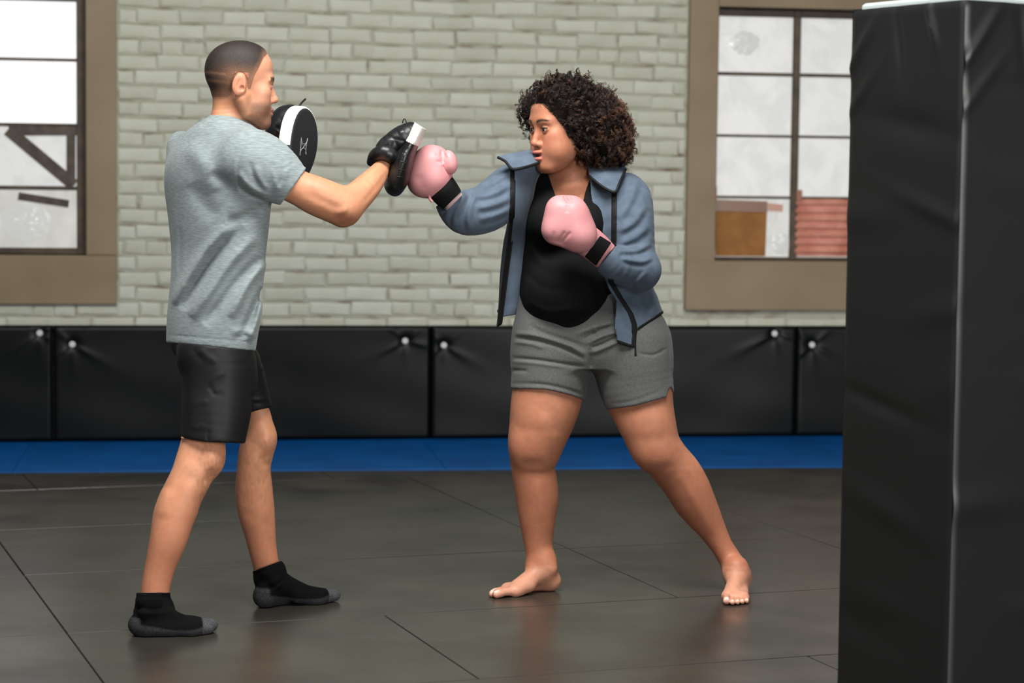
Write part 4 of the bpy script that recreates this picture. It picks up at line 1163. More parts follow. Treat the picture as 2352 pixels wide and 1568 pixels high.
# feet
def foot(heel, toe, side, L=None, fat=1.0):
    h0 = ground(*heel); t0 = ground(*toe); d = t0 - h0; L = L or np.linalg.norm(d)
    K = Frame((h0[0], h0[1], 0), math.degrees(math.atan2(d[1], d[0])))
    foot_field(Fw, K, L, side, True, fat)
    return K, L
K1, L1 = foot((1284, 1354), (1120, 1371), -1)
K2, L2 = foot((1692, 1358), (1688, 1392), 1, 0.25, 0.94)
Fw.u(rchain([P(1239, 1300, 7.16), K1.w((0, 0.055 * L1 / 0.25, 0.075))], [0.040, 0.036]), 0.03)
Fw.u(rchain([P(1694, 1322, 7.17), K2.w((0, 0.055 * L2 / 0.25, 0.07))], [0.035, 0.034]), 0.04)
Fw.cut(lambda px, py, p: -p[:, 2])
def face_clear(px, py, p):
    """positive where the face must stay free of hair (head space)"""
    L = Hw.l(p); x, y, z = L[:, 0], L[:, 1], L[:, 2]
    hl_ = np.interp(z, [-0.16, -0.06, -0.02, 0.02, 0.060, 0.082, 0.098, 0.12], [0.004, 0.012, 0.026, 0.047, 0.072, 0.080, 0.115, 0.16])
    hl_ = hl_ - 0.10 * np.clip(np.abs(x) - 0.09, 0, 0.2)
    return (y - hl_) * Hw.k
SK_W = np.array([182, 122, 94.])
def woman_color(V):
    px, py = proj(V); L = Hw.l(V); x, y, z = L[:, 0], L[:, 1], L[:, 2]
    c = np.tile(SK_W, (len(V), 1)); c *= (0.94 + 0.09 * vnoise(V, 24, 11) + 0.05 * vnoise(V, 80, 12))[:, None]
    def mixc(col, a):
        nonlocal c
        c = c * (1 - a[:, None]) + np.array(col, float) * a[:, None]
    hd = (py < 400) & (py > 150)
    mixc((192, 130, 100), hd * 0.5)
    mixc((205, 128, 108), hd * 0.5 * np.exp(-((np.abs(x) - 0.042) / 0.02) ** 2 - ((z + 0.022) / 0.02) ** 2) * (y > 0.03))
    lip = np.exp(-((z + 0.0615) / 0.0135) ** 6 - (x / 0.0205) ** 4) * (y > 0.083)
    mixc((176, 98, 92), hd * 0.9 * lip)
    mixc((60, 26, 24), hd * np.exp(-((z + 0.0605) / 0.0035) ** 2 - (x / 0.011) ** 2) * (y > 0.07) * (y < 0.0985))
    ax = np.abs(x)
    arch = 0.0335 + 0.0045 * np.sin(np.clip((ax - 0.012) / 0.042, 0, 1) * math.pi * 0.95) 
    b = np.exp(-((z - arch) / (0.0046 - 0.0020 * np.clip((ax - 0.02) / 0.03, 0, 1))) ** 2) * sstep(0.009, 0.014, ax) * sstep(0.054, 0.048, ax) * (y > 0.04)
    mixc((44, 30, 25), hd * 0.92 * b)
    lid = np.exp(-((z - 0.0163 + 10.0 * (ax - 0.0315) ** 2) / 0.0024) ** 2) * (np.abs(ax - 0.0315) < 0.0140) * (y > 0.066)
    mixc((30, 19, 16), hd * 0.95 * lid)
    low = np.exp(-((z - 0.0068 - 5.0 * (ax - 0.0315) ** 2) / 0.0012) ** 2) * (np.abs(ax - 0.0315) < 0.0145) * (y > 0.07)
    mixc((70, 44, 36), hd * 0.7 * low)
    mixc((150, 96, 74), hd * 0.35 * np.exp(-((ax - 0.031) / 0.016) ** 2 - ((z - 0.021) / 0.006) ** 2) * (y > 0.06))
    fc = face_clear(px, py, V) / Hw.k
    mixc((13, 9, 8), hd * (py < 345) * sstep(0.004, -0.012, fc + 0.006 * (vnoise(V, 300, 5) - 0.5)) * 0.95)
    # knees, feet, nails
    for kx, ky in ((1212, 1030), (1515, 1055)):
        mixc((164, 100, 78), 0.40 * np.exp(-((px - kx) / 34) ** 2 - ((py - ky) / 38) ** 2))
    mixc((214, 160, 136), 0.6 * sstep(1285, 1345, py))
    mixc((170, 106, 80), 0.4 * (py > 1080) * (py < 1300))
    for K, L_, m in ((K1, L1, 1.0), (K2, L2, -1.0)):
        q = K.l(V) / (L_ / 0.25)
        for xx, yy, rr in ((0.028, 0.240, 0.0085), (0.0085, 0.2425, 0.0058), (-0.0075, 0.2345, 0.0055), (-0.0225, 0.2225, 0.005), (-0.0365, 0.2075, 0.005)):
            n = np.exp(-(((q[:, 0] - m * xx) / rr) ** 4 + ((q[:, 1] - yy + 0.002) / (rr * 1.0)) ** 4)) * (q[:, 2] > 0.010)
            mixc((238, 224, 214), 0.85 * n)
    return lina(np.clip(c, 0, 255))
def joined(F, regions, hbase, it=1):
    """coarse mesh everywhere except in the boxes of 'regions' (lo, hi, h), each meshed finer with a slight overlap"""
    lo, hi = F.bounds(); V, Q = polygonize(F, hbase, lo, hi); V = taubin(V, Q, 6)
    Vs = [V]; cen = V[Q].mean(1); inside = np.zeros(len(Q), bool)
    for a, b, h in regions: inside |= ((cen > np.asarray(a) + hbase) & (cen < np.asarray(b) - hbase)).all(1)
    Qs = [Q[~inside]]; off = len(V)
    for a, b, h in regions:
        a = np.asarray(a); b = np.asarray(b)
        v, q = polygonize(F, h, a, b); v = relax(v, q, it); ce = v[q].mean(1)
        q = q[((ce > a) & (ce < b)).all(1)]
        Vs.append(v); Qs.append(q + off); off += len(v)
    V = np.concatenate(Vs); Q = np.concatenate(Qs)
    used = np.unique(Q); rm = np.full(len(V), -1); rm[used] = np.arange(len(used))
    return V[used], rm[Q].astype(np.int32)
zc = P(1300, 418, 7.1)[2]
k1c = K1.w((0, 0.12, 0)); k2c = K2.w((0, 0.12, 0))
V, Q = joined(Fw, [((P(1200, 300, 7.1)[0], 6.85, zc), (P(1380, 300, 7.1)[0], 7.3, P(1300, 150, 7.1)[2]), 0.0017),
                   ((k1c[0] - 0.14, k1c[1] - 0.10, -0.01), (k1c[0] + 0.14, k1c[1] + 0.10, 0.09), 0.0024),
                   ((k2c[0] - 0.09, k2c[1] - 0.15, -0.01), (k2c[0] + 0.09, k2c[1] + 0.15, 0.09), 0.0024)], 0.0055)
mesh_obj('body', V, Q, M_skin, woman, smooth=True, colors=woman_color(V))
gz = P(955, 300, 6.75) - Hw.w((0, 0.08, 0.01))
for sx in (-1, 1): eyeball('eye', Hw, sx, unit(unit(gz) + np.array([-0.05, 0.0, -0.05])), woman, M_eye)

# black top -------------------------------------------------------------------
M_top = mat('black_jersey', (9, 10, 11), 0.85, 0.2, bump=0.1, bscale=(500, 500, 500), bdist=0.0006)
Fk = Field()
Fk.u(stack([(398, 1248, 1372, 7.13, 0.8), (412, 1226, 1404, 7.13, 0.64), (430, 1222, 1425, 7.13, 0.62), (470, 1213, 1425, 7.13, 0.66), (530, 1203, 1428, 7.13, 0.67), (600, 1197, 1430, 7.13, 0.69), (660, 1193, 1442, 7.13, 0.70), (710, 1193, 1460, 7.13, 0.70), (750, 1196, 1490, 7.13, 0.66), (790, 1200, 1500, 7.13, 0.6)]), 0.02)
Fk.u(ellpx(1265, 512, 7.035, 50, 52, 0.080), 0.06); Fk.u(ellpx(1352, 516, 7.045, 46, 52, 0.078), 0.06)
Fk.u(ellpx(1300, 672, 7.05, 92, 80, 0.125), 0.05)
hemk = curve([(1150, 640), (1190, 672), (1200, 700), (1210, 735), (1232, 754), (1279, 762), (1343, 754), (1391, 731), (1420, 705), (1480, 680), (1540, 670)])
Fk.cut(lambda px, py, p: (py - hemk(px)) * 0.0014)
vl_ = curve([(380, 1252), (392, 1258), (420, 1266), (448, 1275), (480, 1302)]); vr_ = curve([(380, 1354), (404, 1354), (440, 1345), (467, 1338), (480, 1302)])
def vneck(px, py, p):
    d = np.minimum(px - vl_(py), vr_(py) - px) * 0.0014
    d = np.where(py < 482, d, -0.05)
    return np.where(p[:, 1] < 7.16, np.minimum(d, (482 - py) * 0.0014), (408 - py) * 0.0014)
Fk.cut(vneck)
Fk.disp(folds([([(1215, 560), (1240, 600), (1290, 620)], 9, 0.004), ([(1205, 620), (1250, 660), (1320, 660)], 9, -0.004), ([(1210, 690), (1260, 715), (1330, 705)], 8, 0.004), ([(1225, 735), (1290, 742), (1370, 715)], 7, -0.004), ([(1230, 420), (1225, 480), (1220, 540)], 10, 0.003)], ymax=7.1))
sdf_obj('black_top', Fk, 0.004, M_top, woman, it=1)

# grey shorts --------------------------------------------------------------------
M_shorts_w = mat('heather_grey_shorts', (99, 100, 99), 0.8, 0.25, col2=(88, 89, 88), nscale=(240, 240, 240), nlo=0.4, nhi=0.6, bump=0.1, bscale=(500, 500, 500), bdist=0.0006, sheen=0.1)
Fg = Field()
Fg.u(stack([(672, 1192, 1470, 7.13, 0.66), (700, 1188, 1494, 7.13, 0.66), (730, 1186, 1518, 7.13, 0.64), (770, 1180, 1535, 7.13, 0.60), (810, 1177, 1541, 7.13, 0.56), (840, 1180, 1540, 7.13, 0.5)]), 0.02)
Fg.u(chain([(1180, 770, 1352, 770, 7.12), (1176, 810, 1353, 820, 7.12), (1175, 850, 1352, 870, 7.12), (1173, 892, 1343, 920, 7.12), (1172, 930, 1336, 950, 7.12)], ratio=1.06), 0.03)
Fg.u(chain([(1362, 790, 1540, 780, 7.12), (1362, 835, 1543, 820, 7.12), (1374, 890, 1546, 868, 7.12), (1396, 940, 1550, 912, 7.11), (1415, 975, 1556, 950, 7.10)], ratio=1.05), 0.03)
hemg = curve([(1160, 890), (1175, 892), (1256, 894), (1314, 908), (1343, 919), (1353, 926), (1362, 946), (1397, 940), (1457, 932), (1531, 912), (1535, 894), (1540, 888), (1548, 904), (1560, 902)])
Fg.cut(lambda px, py, p: (py - hemg(px)) * 0.0014)
Fg.disp(folds([([(1182, 765), (1230, 770), (1300, 790), (1345, 815)], 5, 0.0078), ([(1180, 775), (1235, 782), (1300, 803), (1345, 826)], 4, -0.0078), ([(1178, 785), (1220, 790), (1250, 800)], 4, 0.0052),
    ([(1176, 822), (1230, 826), (1300, 836), (1345, 842)], 4, -0.0072), ([(1176, 830), (1230, 834), (1300, 844)], 4, 0.0039), ([(1176, 850), (1215, 852)], 4, -0.0052), ([(1176, 880), (1250, 883), (1310, 896), (1340, 908)], 4, -0.0052),
    ([(1352, 812), (1385, 800), (1440, 775)], 5, 0.0078), ([(1352, 800), (1385, 790), (1430, 768)], 4, -0.0065), ([(1345, 790), (1390, 770), (1420, 762)], 4, 0.0065), ([(1335, 780), (1380, 758), (1412, 748)], 4, -0.0052), ([(1320, 770), (1365, 752), (1410, 740)], 4, 0.0052),
    ([(1215, 745), (1250, 765), (1310, 785), (1350, 800)], 6, -0.0052), ([(1357, 800), (1358, 850)], 5, -0.0104),
    ([(1398, 926), (1457, 920), (1530, 890)], 3, -0.0015), ([(1530, 735), (1536, 800), (1537, 885)], 3, -0.0039), ([(1464, 810), (1500, 815), (1532, 800)], 3, -0.0039),
    ([(1360, 745), (1368, 765)], 4, 0.0052)], ymax=7.2))
sdf_obj('shorts', Fg, 0.0038, M_shorts_w, woman, it=1)

# blue jacket -----------------------------------------------------------------------
M_jkt = mat('blue_fleece', (89, 103, 120), 0.85, 0.25, col2=(79, 92, 107), nscale=(30, 30, 30), bump=0.1, bscale=(600, 600, 600), bdist=0.0006, sheen=0.1)
M_blk = mat('black_binding', (14, 15, 17), 0.7, 0.3)
JR = [(396, 1212, 1405, 7.14, 0.66), (410, 1196, 1432, 7.14, 0.62), (430, 1184, 1452, 7.14, 0.62), (470, 1172, 1466, 7.14, 0.66), (520, 1164, 1470, 7.14, 0.70), (560, 1156, 1474, 7.14, 0.74), (611, 1150, 1486, 7.14, 0.76), (650, 1147, 1498, 7.14, 0.76), (690, 1145, 1513, 7.14, 0.74), (720, 1143, 1524, 7.14, 0.72), (760, 1141, 1530, 7.14, 0.70), (810, 1138, 1534, 7.14, 0.68)]
sl_r = chain([(1222, 372, 1215, 480, 7.10), (1178, 374, 1190, 498, 7.07, 0.95), (1140, 400, 1158, 512, 7.03), (1112, 424, 1118, 534, 6.99), (1085, 436, 1066, 540, 6.955), (1072, 442, 1032, 520, 6.93), (1066, 438, 1006, 484, 6.905)], ratio=0.98)
sl_r = cutp(sl_r, lambda px, py, p: (-((px - 1063) * 39 + (py - 437) * 63.5) / 74.5 - 1) * 0.0014)
sl_l = chain([(1432, 396, 1428, 480, 7.12), (1448, 400, 1424, 520, 7.09), (1474, 452, 1398, 560, 7.05), (1492, 520, 1402, 590, 7.03), (1500, 590, 1425, 630, 7.01), (1499, 628, 1440, 648, 7.00)], ratio=0.98)
sl_l2 = chain([(1478, 575, 1474, 664, 7.00), (1450, 570, 1432, 659, 6.96), (1425, 566, 1398, 642, 6.92), (1413, 563, 1373, 618, 6.90)], ratio=0.98)
sl_l2 = cutp(sl_l2, lambda px, py, p: ((1413 - px) * 51 + (566 - py) * 43) / 66.8 * 0.0014)
SLR = sl_r
xl_ = curve([(380, 1182), (400, 1183), (499, 1181), (560, 1176), (611, 1169), (680, 1160), (738, 1153), (800, 1147)])
xr_ = curve([(380, 1352), (406, 1354), (457, 1358), (509, 1376), (553, 1404), (600, 1400), (640, 1391), (662, 1397), (690, 1415), (754, 1412), (783, 1418), (800, 1440)])
hemf = curve([(1120, 756), (1141, 750), (1165, 736), (1184, 722), (1200, 712), (1390, 700), (1408, 778), (1417, 785), (1445, 795), (1461, 797), (1464, 757), (1500, 735), (1523, 718), (1560, 700)])
def jacket_field(off=0.0):
    F = Field()
    st_ = stack(JR)
    def shell(p):
        d = st_.fn(p) - off
        inn = d + 0.009 + 2 * off
        d = np.maximum(d, -inn)
        px, py = proj(p); front = p[:, 1] < 7.14
        op = np.minimum(px - xl_(py), xr_(py) - px) * 0.0014
        d = np.where(front, np.maximum(d, op), d)
        hb = np.where(front, hemf(px), 716.0)
        return np.maximum(d, (py - hb) * 0.0014)
    F.u(Prim(shell, st_.lo, st_.hi), 0.01)
    return F
Fj = jacket_field()
sl_rc = cutp(sl_r, lambda px, py, p: np.where(p[:, 1] < 7.12, (px - xl_(py)) * 0.0014, -1))
Fj.u(sl_rc, 0.03).u(sl_l, 0.03).u(sl_l2, 0.025)
# keep the torso hollow
inner = stack([(r[0], r[1] + 7, r[2] - 7, r[3], r[4]) for r in JR])
openp = Prim(lambda p: np.where(p[:, 1] < 7.14, 1, 1) * np.maximum(inner.fn(p), (lambda q: np.maximum(xl_(q[1]) - q[0], q[0] - xr_(q[1])) * 0.0014)(proj(p))), inner.lo, inner.hi)
Fj.s(openp, 0.006)
Fj.disp(folds([([(1174, 388), (1150, 408), (1120, 424), (1100, 430)], 7, 0.0050), ([(1178, 400), (1154, 420), (1124, 436), (1104, 442)], 6, -0.0037), ([(1174, 420), (1145, 438), (1115, 448), (1085, 450)], 7, 0.0060), ([(1178, 433), (1149, 451), (1119, 461), (1089, 463)], 6, -0.0045), ([(1172, 452), (1145, 466), (1115, 474), (1092, 476)], 7, 0.0060), ([(1175, 465), (1148, 479), (1118, 487), (1095, 489)], 6, -0.0045), ([(1170, 480), (1145, 492), (1120, 500), (1100, 505)], 7, 0.0050), ([(1172, 492), (1147, 504), (1122, 512), (1102, 517)], 6, -0.0037), ([(1096, 440), (1082, 470), (1076, 505), (1082, 532)], 7, 0.0060), ([(1085, 443), (1071, 473), (1065, 508), (1071, 535)], 6, -0.0045), ([(1070, 444), (1055, 470), (1044, 500), (1046, 520)], 6, 0.0050), ([(1061, 446), (1046, 472), (1035, 502), (1037, 522)], 5, -0.0037), ([(1050, 462), (1032, 480), (1022, 500)], 5, 0.0040), ([(1043, 462), (1025, 480), (1015, 500)], 4, -0.0030), ([(1462, 410), (1452, 450), (1434, 485), (1420, 505)], 9, 0.0050), ([(1474, 416), (1464, 456), (1446, 491), (1432, 511)], 8, -0.0037), ([(1482, 468), (1465, 500), (1440, 522), (1418, 532)], 8, 0.0060), ([(1489, 479), (1472, 511), (1447, 533), (1425, 543)], 7, -0.0045), ([(1491, 515), (1470, 538), (1440, 552), (1418, 556)], 8, 0.0060), ([(1495, 527), (1474, 550), (1444, 564), (1422, 568)], 7, -0.0045), ([(1497, 556), (1470, 572), (1440, 576), (1420, 574)], 7, 0.0060), ([(1499, 567), (1472, 583), (1442, 587), (1422, 585)], 6, -0.0045), ([(1500, 590), (1478, 600), (1450, 598), (1428, 590)], 6, 0.0060), ([(1500, 600), (1478, 610), (1450, 608), (1428, 600)], 5, -0.0045), ([(1488, 622), (1470, 640), (1458, 660)], 6, 0.0040), ([(1479, 622), (1461, 640), (1449, 660)], 5, -0.0030), ([(1430, 585), (1440, 612), (1436, 645)], 7, 0.0030), ([(1421, 585), (1431, 612), (1427, 645)], 6, -0.0023), ([(1508, 668), (1506, 700), (1496, 728)], 9, 0.0030), ([(1494, 668), (1492, 700), (1482, 728)], 8, -0.0023), ([(1395, 637), (1440, 656), (1480, 652)], 3, -0.0025), ([(1458, 672), (1462, 690), (1485, 740)], 3, -0.002), ([(1357, 457), (1400, 450)], 3, -0.002)], ymax=7.2))
jac = sdf_obj('jacket', Fj, 0.0037, M_jkt, woman, it=1)
# black zip tapes and hem binding: slightly proud strips of the same shell
def strip_part(name, cond, x0, x1, y0, y1, h=0.0030):
    F = Field(); F.items = list(Fj.items)
    F.disp(lambda px, py, p: np.full(len(p), -0.0024))
    F.cut(cond)
    a = P(x0, y1, 6.95); b = P(x1, y0, 7.2); return sdf_obj(name, F, h, M_blk, jac, it=1, lo=(a[0], 6.9, a[2]), hi=(b[0], 7.3, b[2]))
tl = curve([(385, 1178), (499, 1176), (560, 1171), (611, 1164), (680, 1155), (738, 1148), (800, 1142)])
tr = curve([(436, 1411), (553, 1410), (646, 1403), (681, 1423), (719, 1448), (745, 1457), (770, 1458), (800, 1456)])
strip_part('zip_tape', lambda px, py, p: np.where((p[:, 1] < 7.14) & (px < 1250), (np.abs(px - tl(py)) - 6.5) * 0.0014, 0.05), 1130, 1195, 375, 765)
strip_part('zip_tape', lambda px, py, p: np.where((p[:, 1] < 7.14) & (px > 1330) & (py > 436) & (py < 600), (np.abs(px - tr(py)) - 6.5) * 0.0014, 0.05), 1385, 1475, 425, 610)
strip_part('zip_tape', lambda px, py, p: np.where((p[:, 1] < 7.14) & (px > 1330) & (py > 600), (np.abs(px - tr(py)) - 6.5) * 0.0014, 0.05), 1385, 1475, 600, 815)
strip_part('hem_binding', lambda px, py, p: np.where((p[:, 1] < 7.14) & (px > 1300), np.maximum((hemf(px) - 6 - py) * 0.0014, (1459 - px) * 0.0014), 0.05), 1440, 1545, 690, 815)
strip_part('hem_binding', lambda px, py, p: np.where((p[:, 1] < 7.14) & (px > 1300), np.maximum((hemf(px) - 6 - py) * 0.0014, (px - 1457) * 0.0014), 0.05), 1385, 1475, 690, 815)
strip_part('hem_binding', lambda px, py, p: np.where((p[:, 1] < 7.14) & (px < 1300), (hemf(px) - 6 - py) * 0.0014, np.where(p[:, 1] < 7.14, 0.05, (710 - py) * 0.0014)), 1130, 1545, 690, 765)
# lining that shows inside the open right-hand front
rowsL = [(380, 1184, 1240, 6.99, 7.05), (416, 1184, 1222, 6.985, 7.05), (455, 1183, 1214, 6.985, 7.06), (500, 1181, 1206, 7.0, 7.07), (545, 1177, 1203, 7.05, 7.09), (585, 1172, 1200, 7.08, 7.10), (640, 1165, 1200, 7.085, 7.11), (690, 1158, 1200, 7.09, 7.12), (728, 1153, 1184, 7.09, 7.12)]
G = np.array([[P(x0 - 2 + (x1 + 10 - x0 + 2) * t, y + (-8 * t if y > 700 else 0), a + (b + 0.02 - a) * t - 0.012 * math.sin(t * math.pi)) for t in np.linspace(0, 1, 8)] for y, x0, x1, a, b in rowsL])
G = np.array([cr(G[:, j], 6) for j in range(8)]).transpose(1, 0, 2)
a_, b_ = G.shape[:2]; vid = np.arange(a_ * b_).reshape(a_, b_)
o = mesh_obj('lining', G.reshape(-1, 3), np.stack([vid[:-1, :-1], vid[1:, :-1], vid[1:, 1:], vid[:-1, 1:]], -1).reshape(-1, 4), M_jkt, jac, smooth=True)
sm = o.modifiers.new('solid', 'SOLIDIFY'); sm.thickness = 0.004; sm.offset = 0
# zip pull
z0 = P(1459, 792, 6.93); z1 = P(1460, 818, 6.93)
v, f = tube_vf([z0, (z0 + z1) / 2, z1], [0.0035, 0.003, 0.004], 8); mesh_obj('zip_pull', v, f, M_blk, jac)
# collar: two open wings with a black binding
def wing(rows, edge):
    pts = np.array([[P(*q) for q in row] for row in rows])
    n, m_ = pts.shape[:2]
    A = np.array([cr(pts[i], 6) for i in range(n)]); A = np.array([cr(A[:, j], 6) for j in range(A.shape[1])]).transpose(1, 0, 2)
    a, b = A.shape[:2]; vid = np.arange(a * b).reshape(a, b)
    Fq = np.stack([vid[:-1, :-1], vid[:-1, 1:], vid[1:, 1:], vid[1:, :-1]], -1).reshape(-1, 4)
    o = mesh_obj('collar', A.reshape(-1, 3), Fq, M_jkt, jac, smooth=True)
    s = o.modifiers.new('solid', 'SOLIDIFY'); s.thickness = 0.009; s.offset = 0
    e = cr([P(*q) for q in edge], 6); v, f = tube_vf(e, 0.0044, 8); mesh_obj('collar_binding', v, f, M_blk, o, smooth=True)
wing([[(1143, 361, 6.98), (1185, 352, 7.02), (1232, 344, 7.08), (1262, 346, 7.16)], [(1158, 370, 6.97), (1192, 365, 6.99), (1235, 356, 7.04), (1266, 362, 7.13)], [(1177, 388, 6.96), (1205, 384, 6.97), (1240, 374, 7.01), (1272, 384, 7.10)]],
     [(1143, 361, 6.976), (1160, 370, 6.965), (1177, 388, 6.95), (1205, 384, 6.96), (1238, 374, 7.0)])
wing([[(1346, 372, 7.12), (1385, 376, 7.10), (1420, 378, 7.10), (1438, 388, 7.08)], [(1350, 388, 7.06), (1385, 398, 7.03), (1412, 402, 7.03), (1430, 408, 7.03)], [(1354, 404, 7.02), (1376, 422, 6.99), (1398, 436, 6.98), (1412, 441, 6.98)]],
     [(1354, 404, 7.015), (1376, 423, 6.982), (1398, 437, 6.97), (1414, 440, 6.97), (1424, 418, 6.99), (1437, 389, 7.05)])

# curly hair ----------------------------------------------------------------------
M_curl = mat('curly_hair', attr=True, rough=0.42, spec=0.5)
Hv = Field()
Hv.u(ellpx(1318, 275, 7.12, 88, 84, 0.13), 0.02).u(ellpx(1385, 300, 7.10, 60, 82, 0.12), 0.05).u(ellpx(1400, 340, 7.12, 52, 48, 0.11), 0.05).u(ellpx(1225, 270, 7.19, 40, 62, 0.07), 0.05).u(ellpx(1215, 315, 7.19, 30, 32, 0.06), 0.04).u(ellpx(1300, 230, 7.10, 72, 44, 0.12), 0.04)
Hv.u(ellpx(1345, 345, 7.11, 42, 46, 0.10), 0.03)
Hv.u(Hw.ell((0, -0.004, 0.052), (0.100, 0.110, 0.100)), 0.03).u(Hw.ell((0.078, 0.0, 0.0), (0.035, 0.055, 0.085)), 0.03).u(Hw.ell((-0.085, 0.0, 0.0), (0.035, 0.045, 0.085)), 0.03)
Hv.cut(face_clear)
Hcore = Field(); Hcore.items = list(Hv.items)
Hcore.disp(lambda px, py, p: 0.012 + 0.022 * (vnoise(p, 34, 8) - 0.45) + 0.03 * sstep(-0.045, 0.0, face_clear(px, py, p)))
M_core = mat('hair_mass', (20, 14, 11), 0.8, 0.2, bump=0.8, bscale=(160, 160, 160), bdist=0.01)
hair = sdf_obj('hair', Hcore, 0.005, M_core, woman, it=1)
hair['label'] = 'dark brown curly hair'
rr = np.random.default_rng(21)
lo, hi = Hv.bounds(0.0)
pts = lo + rr.random((60000, 3)) * (hi - lo)
d = Hv.ev(pts) + 0.022 * (vnoise(pts, 34, 8) - 0.45)
sel = (d < 0.003) & (d > -0.024)
pts = pts[sel]; 
cen = P(1310, 290, 7.12)
# thin out the side that the picture never shows
keepb = (pts[:, 1] < 7.16) | (rr.random(len(pts)) < 0.5)
pts = pts[keepb][:4200]
pin = P(1175 + 290 * rr.random(2600), 178 + 222 * rr.random(2600), 7.0 + 0.2 * rr.random(2600))
din = Hv.ev(pin); pin = pin[(din > -0.004) & (din < 0.007)][:230]
VV = []; QQ = []; CC = []; off = 0
pts = pts[:1250]
for ip, p in enumerate(np.concatenate([pts, pin])):
    big = ip >= len(pts)
    out = unit(p - cen); dn = np.array([0, 0, -1.0])
    fl = float(face_clear(None, None, p[None])[0]); near_line = fl > -0.022
    ax = unit(out * rr.uniform(0.1, 0.7) + dn * rr.uniform(0.3, 1.0) + rr.normal(0, 0.35, 3) - (Hw.R[:, 1] * 1.2 if near_line else 0))
    a = unit(np.cross(ax, rr.normal(0, 1, 3))); b = np.cross(ax, a)
    turns = rr.uniform(1.2, 2.3); R = rr.uniform(0.0040, 0.0075); Ln = rr.uniform(0.026, 0.05); n = int(turns * 8) + 3
    if near_line: R *= 0.45; Ln *= 0.8
    if big: R = rr.uniform(0.0045, 0.0075); Ln = rr.uniform(0.03, 0.045)
    t = np.linspace(0, 1, n); ph0 = rr.uniform(0, 6.28)
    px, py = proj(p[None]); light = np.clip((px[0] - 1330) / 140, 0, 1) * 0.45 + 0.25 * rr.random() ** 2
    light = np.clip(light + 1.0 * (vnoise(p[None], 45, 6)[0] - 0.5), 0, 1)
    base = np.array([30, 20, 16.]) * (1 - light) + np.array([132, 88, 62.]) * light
    for k in range(3 if big else 10):
        ph = t * turns * 2 * math.pi + ph0 + rr.normal(0, 0.30)
        rad = R * (0.75 + 0.35 * t) * rr.uniform(0.8, 1.2)
        off_ = rr.normal(0, 0.0016, 3) + np.outer(t, rr.normal(0, 0.0022, 3))
        c = p + off_ + np.outer((t - (0.8 if big else 0.5)) * Ln * rr.uniform(0.85, 1.1), ax) + rad[:, None] * (np.cos(ph)[:, None] * a + np.sin(ph)[:, None] * b)
        if (face_clear(None, None, c) > 0.004).any(): continue
        th = rr.uniform(0.00045, 0.0008) * (1 - 0.5 * t)
        tan = unit(np.gradient(c, axis=0)); nn = unit(np.cross(tan, ax)); bb = np.cross(tan, nn)
        ring = np.stack([c + th[:, None] * nn, c + th[:, None] * (-0.5 * nn + 0.87 * bb), c + th[:, None] * (-0.5 * nn - 0.87 * bb)], 1)
        VV.append(ring.reshape(-1, 3))
        i = np.arange(n - 1)[:, None] * 3; j = np.arange(3)[None, :]; kk = (j + 1) % 3
        QQ.append((np.stack([i + j, i + kk, i + 3 + kk, i + 3 + j], -1).reshape(-1, 4)) + off); off += n * 3
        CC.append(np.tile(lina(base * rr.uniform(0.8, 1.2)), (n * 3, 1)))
# fine strands combed back from the hairline over the scalp
Fs_ = Field(); Fs_.u(Hw.ell((0, -0.008, 0.047), (0.075, 0.0905, 0.083)), 0.01).u(Hw.ell((0, 0.022, 0.060), (0.066, 0.066, 0.062)), 0.03).u(Hw.ell((0, 0.030, -0.012), (0.062, 0.056, 0.075)), 0.03)
q = unit(rr.normal(0, 1, (26000, 3))); q = Hw.w(np.array([0, 0.01, 0.03])) + q * 0.11 * Hw.k
for _ in range(6):
    dd = Fs_.ev(q); e = 1e-3
    g = np.stack([Fs_.ev(q + np.eye(3)[i] * e) - dd for i in range(3)], 1) / e
    q = q - dd[:, None] * unit(g)
fcq = face_clear(None, None, q)
sl_ = (fcq < 0.002) & (fcq > -0.045) & (Hw.l(q)[:, 2] > -0.03) & (Hw.l(q)[:, 0] > -0.075); q = q[sl_][:2600]; g = unit(g[sl_][:2600])
for p, nrm_ in zip(q, g):
    bk = -Hw.R[:, 1] + rr.normal(0, 0.35, 3) + Hw.R[:, 0] * 0.5 * np.sign(Hw.l(p[None])[0, 0]); bk = unit(bk - nrm_ * (bk @ nrm_)); sd = np.cross(nrm_, bk)
    n = 8; t = np.linspace(0, 1, n); Ln = rr.uniform(0.014, 0.034); am = rr.uniform(0.0006, 0.003)
    c = p + np.outer(t * Ln, bk) + np.outer(0.0004 + 0.010 * t ** 1.4 * rr.uniform(0.4, 1.2), nrm_) + np.outer(am * np.sin(t * rr.uniform(5, 11) + rr.uniform(0, 6)) * t, sd)
    th = rr.uniform(0.0004, 0.0007) * (1 - 0.4 * t)
    nn = np.tile(nrm_, (n, 1)); bb = np.tile(sd, (n, 1))
    ring = np.stack([c + th[:, None] * nn, c + th[:, None] * (-0.5 * nn + 0.87 * bb), c + th[:, None] * (-0.5 * nn - 0.87 * bb)], 1)
    VV.append(ring.reshape(-1, 3)); i = np.arange(n - 1)[:, None] * 3; j = np.arange(3)[None, :]; kk = (j + 1) % 3
    QQ.append((np.stack([i + j, i + kk, i + 3 + kk, i + 3 + j], -1).reshape(-1, 4)) + off); off += n * 3
    CC.append(np.tile(lina(np.array([27, 19, 16.]) * rr.uniform(0.7, 1.5)), (n * 3, 1)))
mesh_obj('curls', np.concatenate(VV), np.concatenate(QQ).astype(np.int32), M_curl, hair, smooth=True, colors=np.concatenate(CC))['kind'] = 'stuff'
rebase(woman, woman.location)
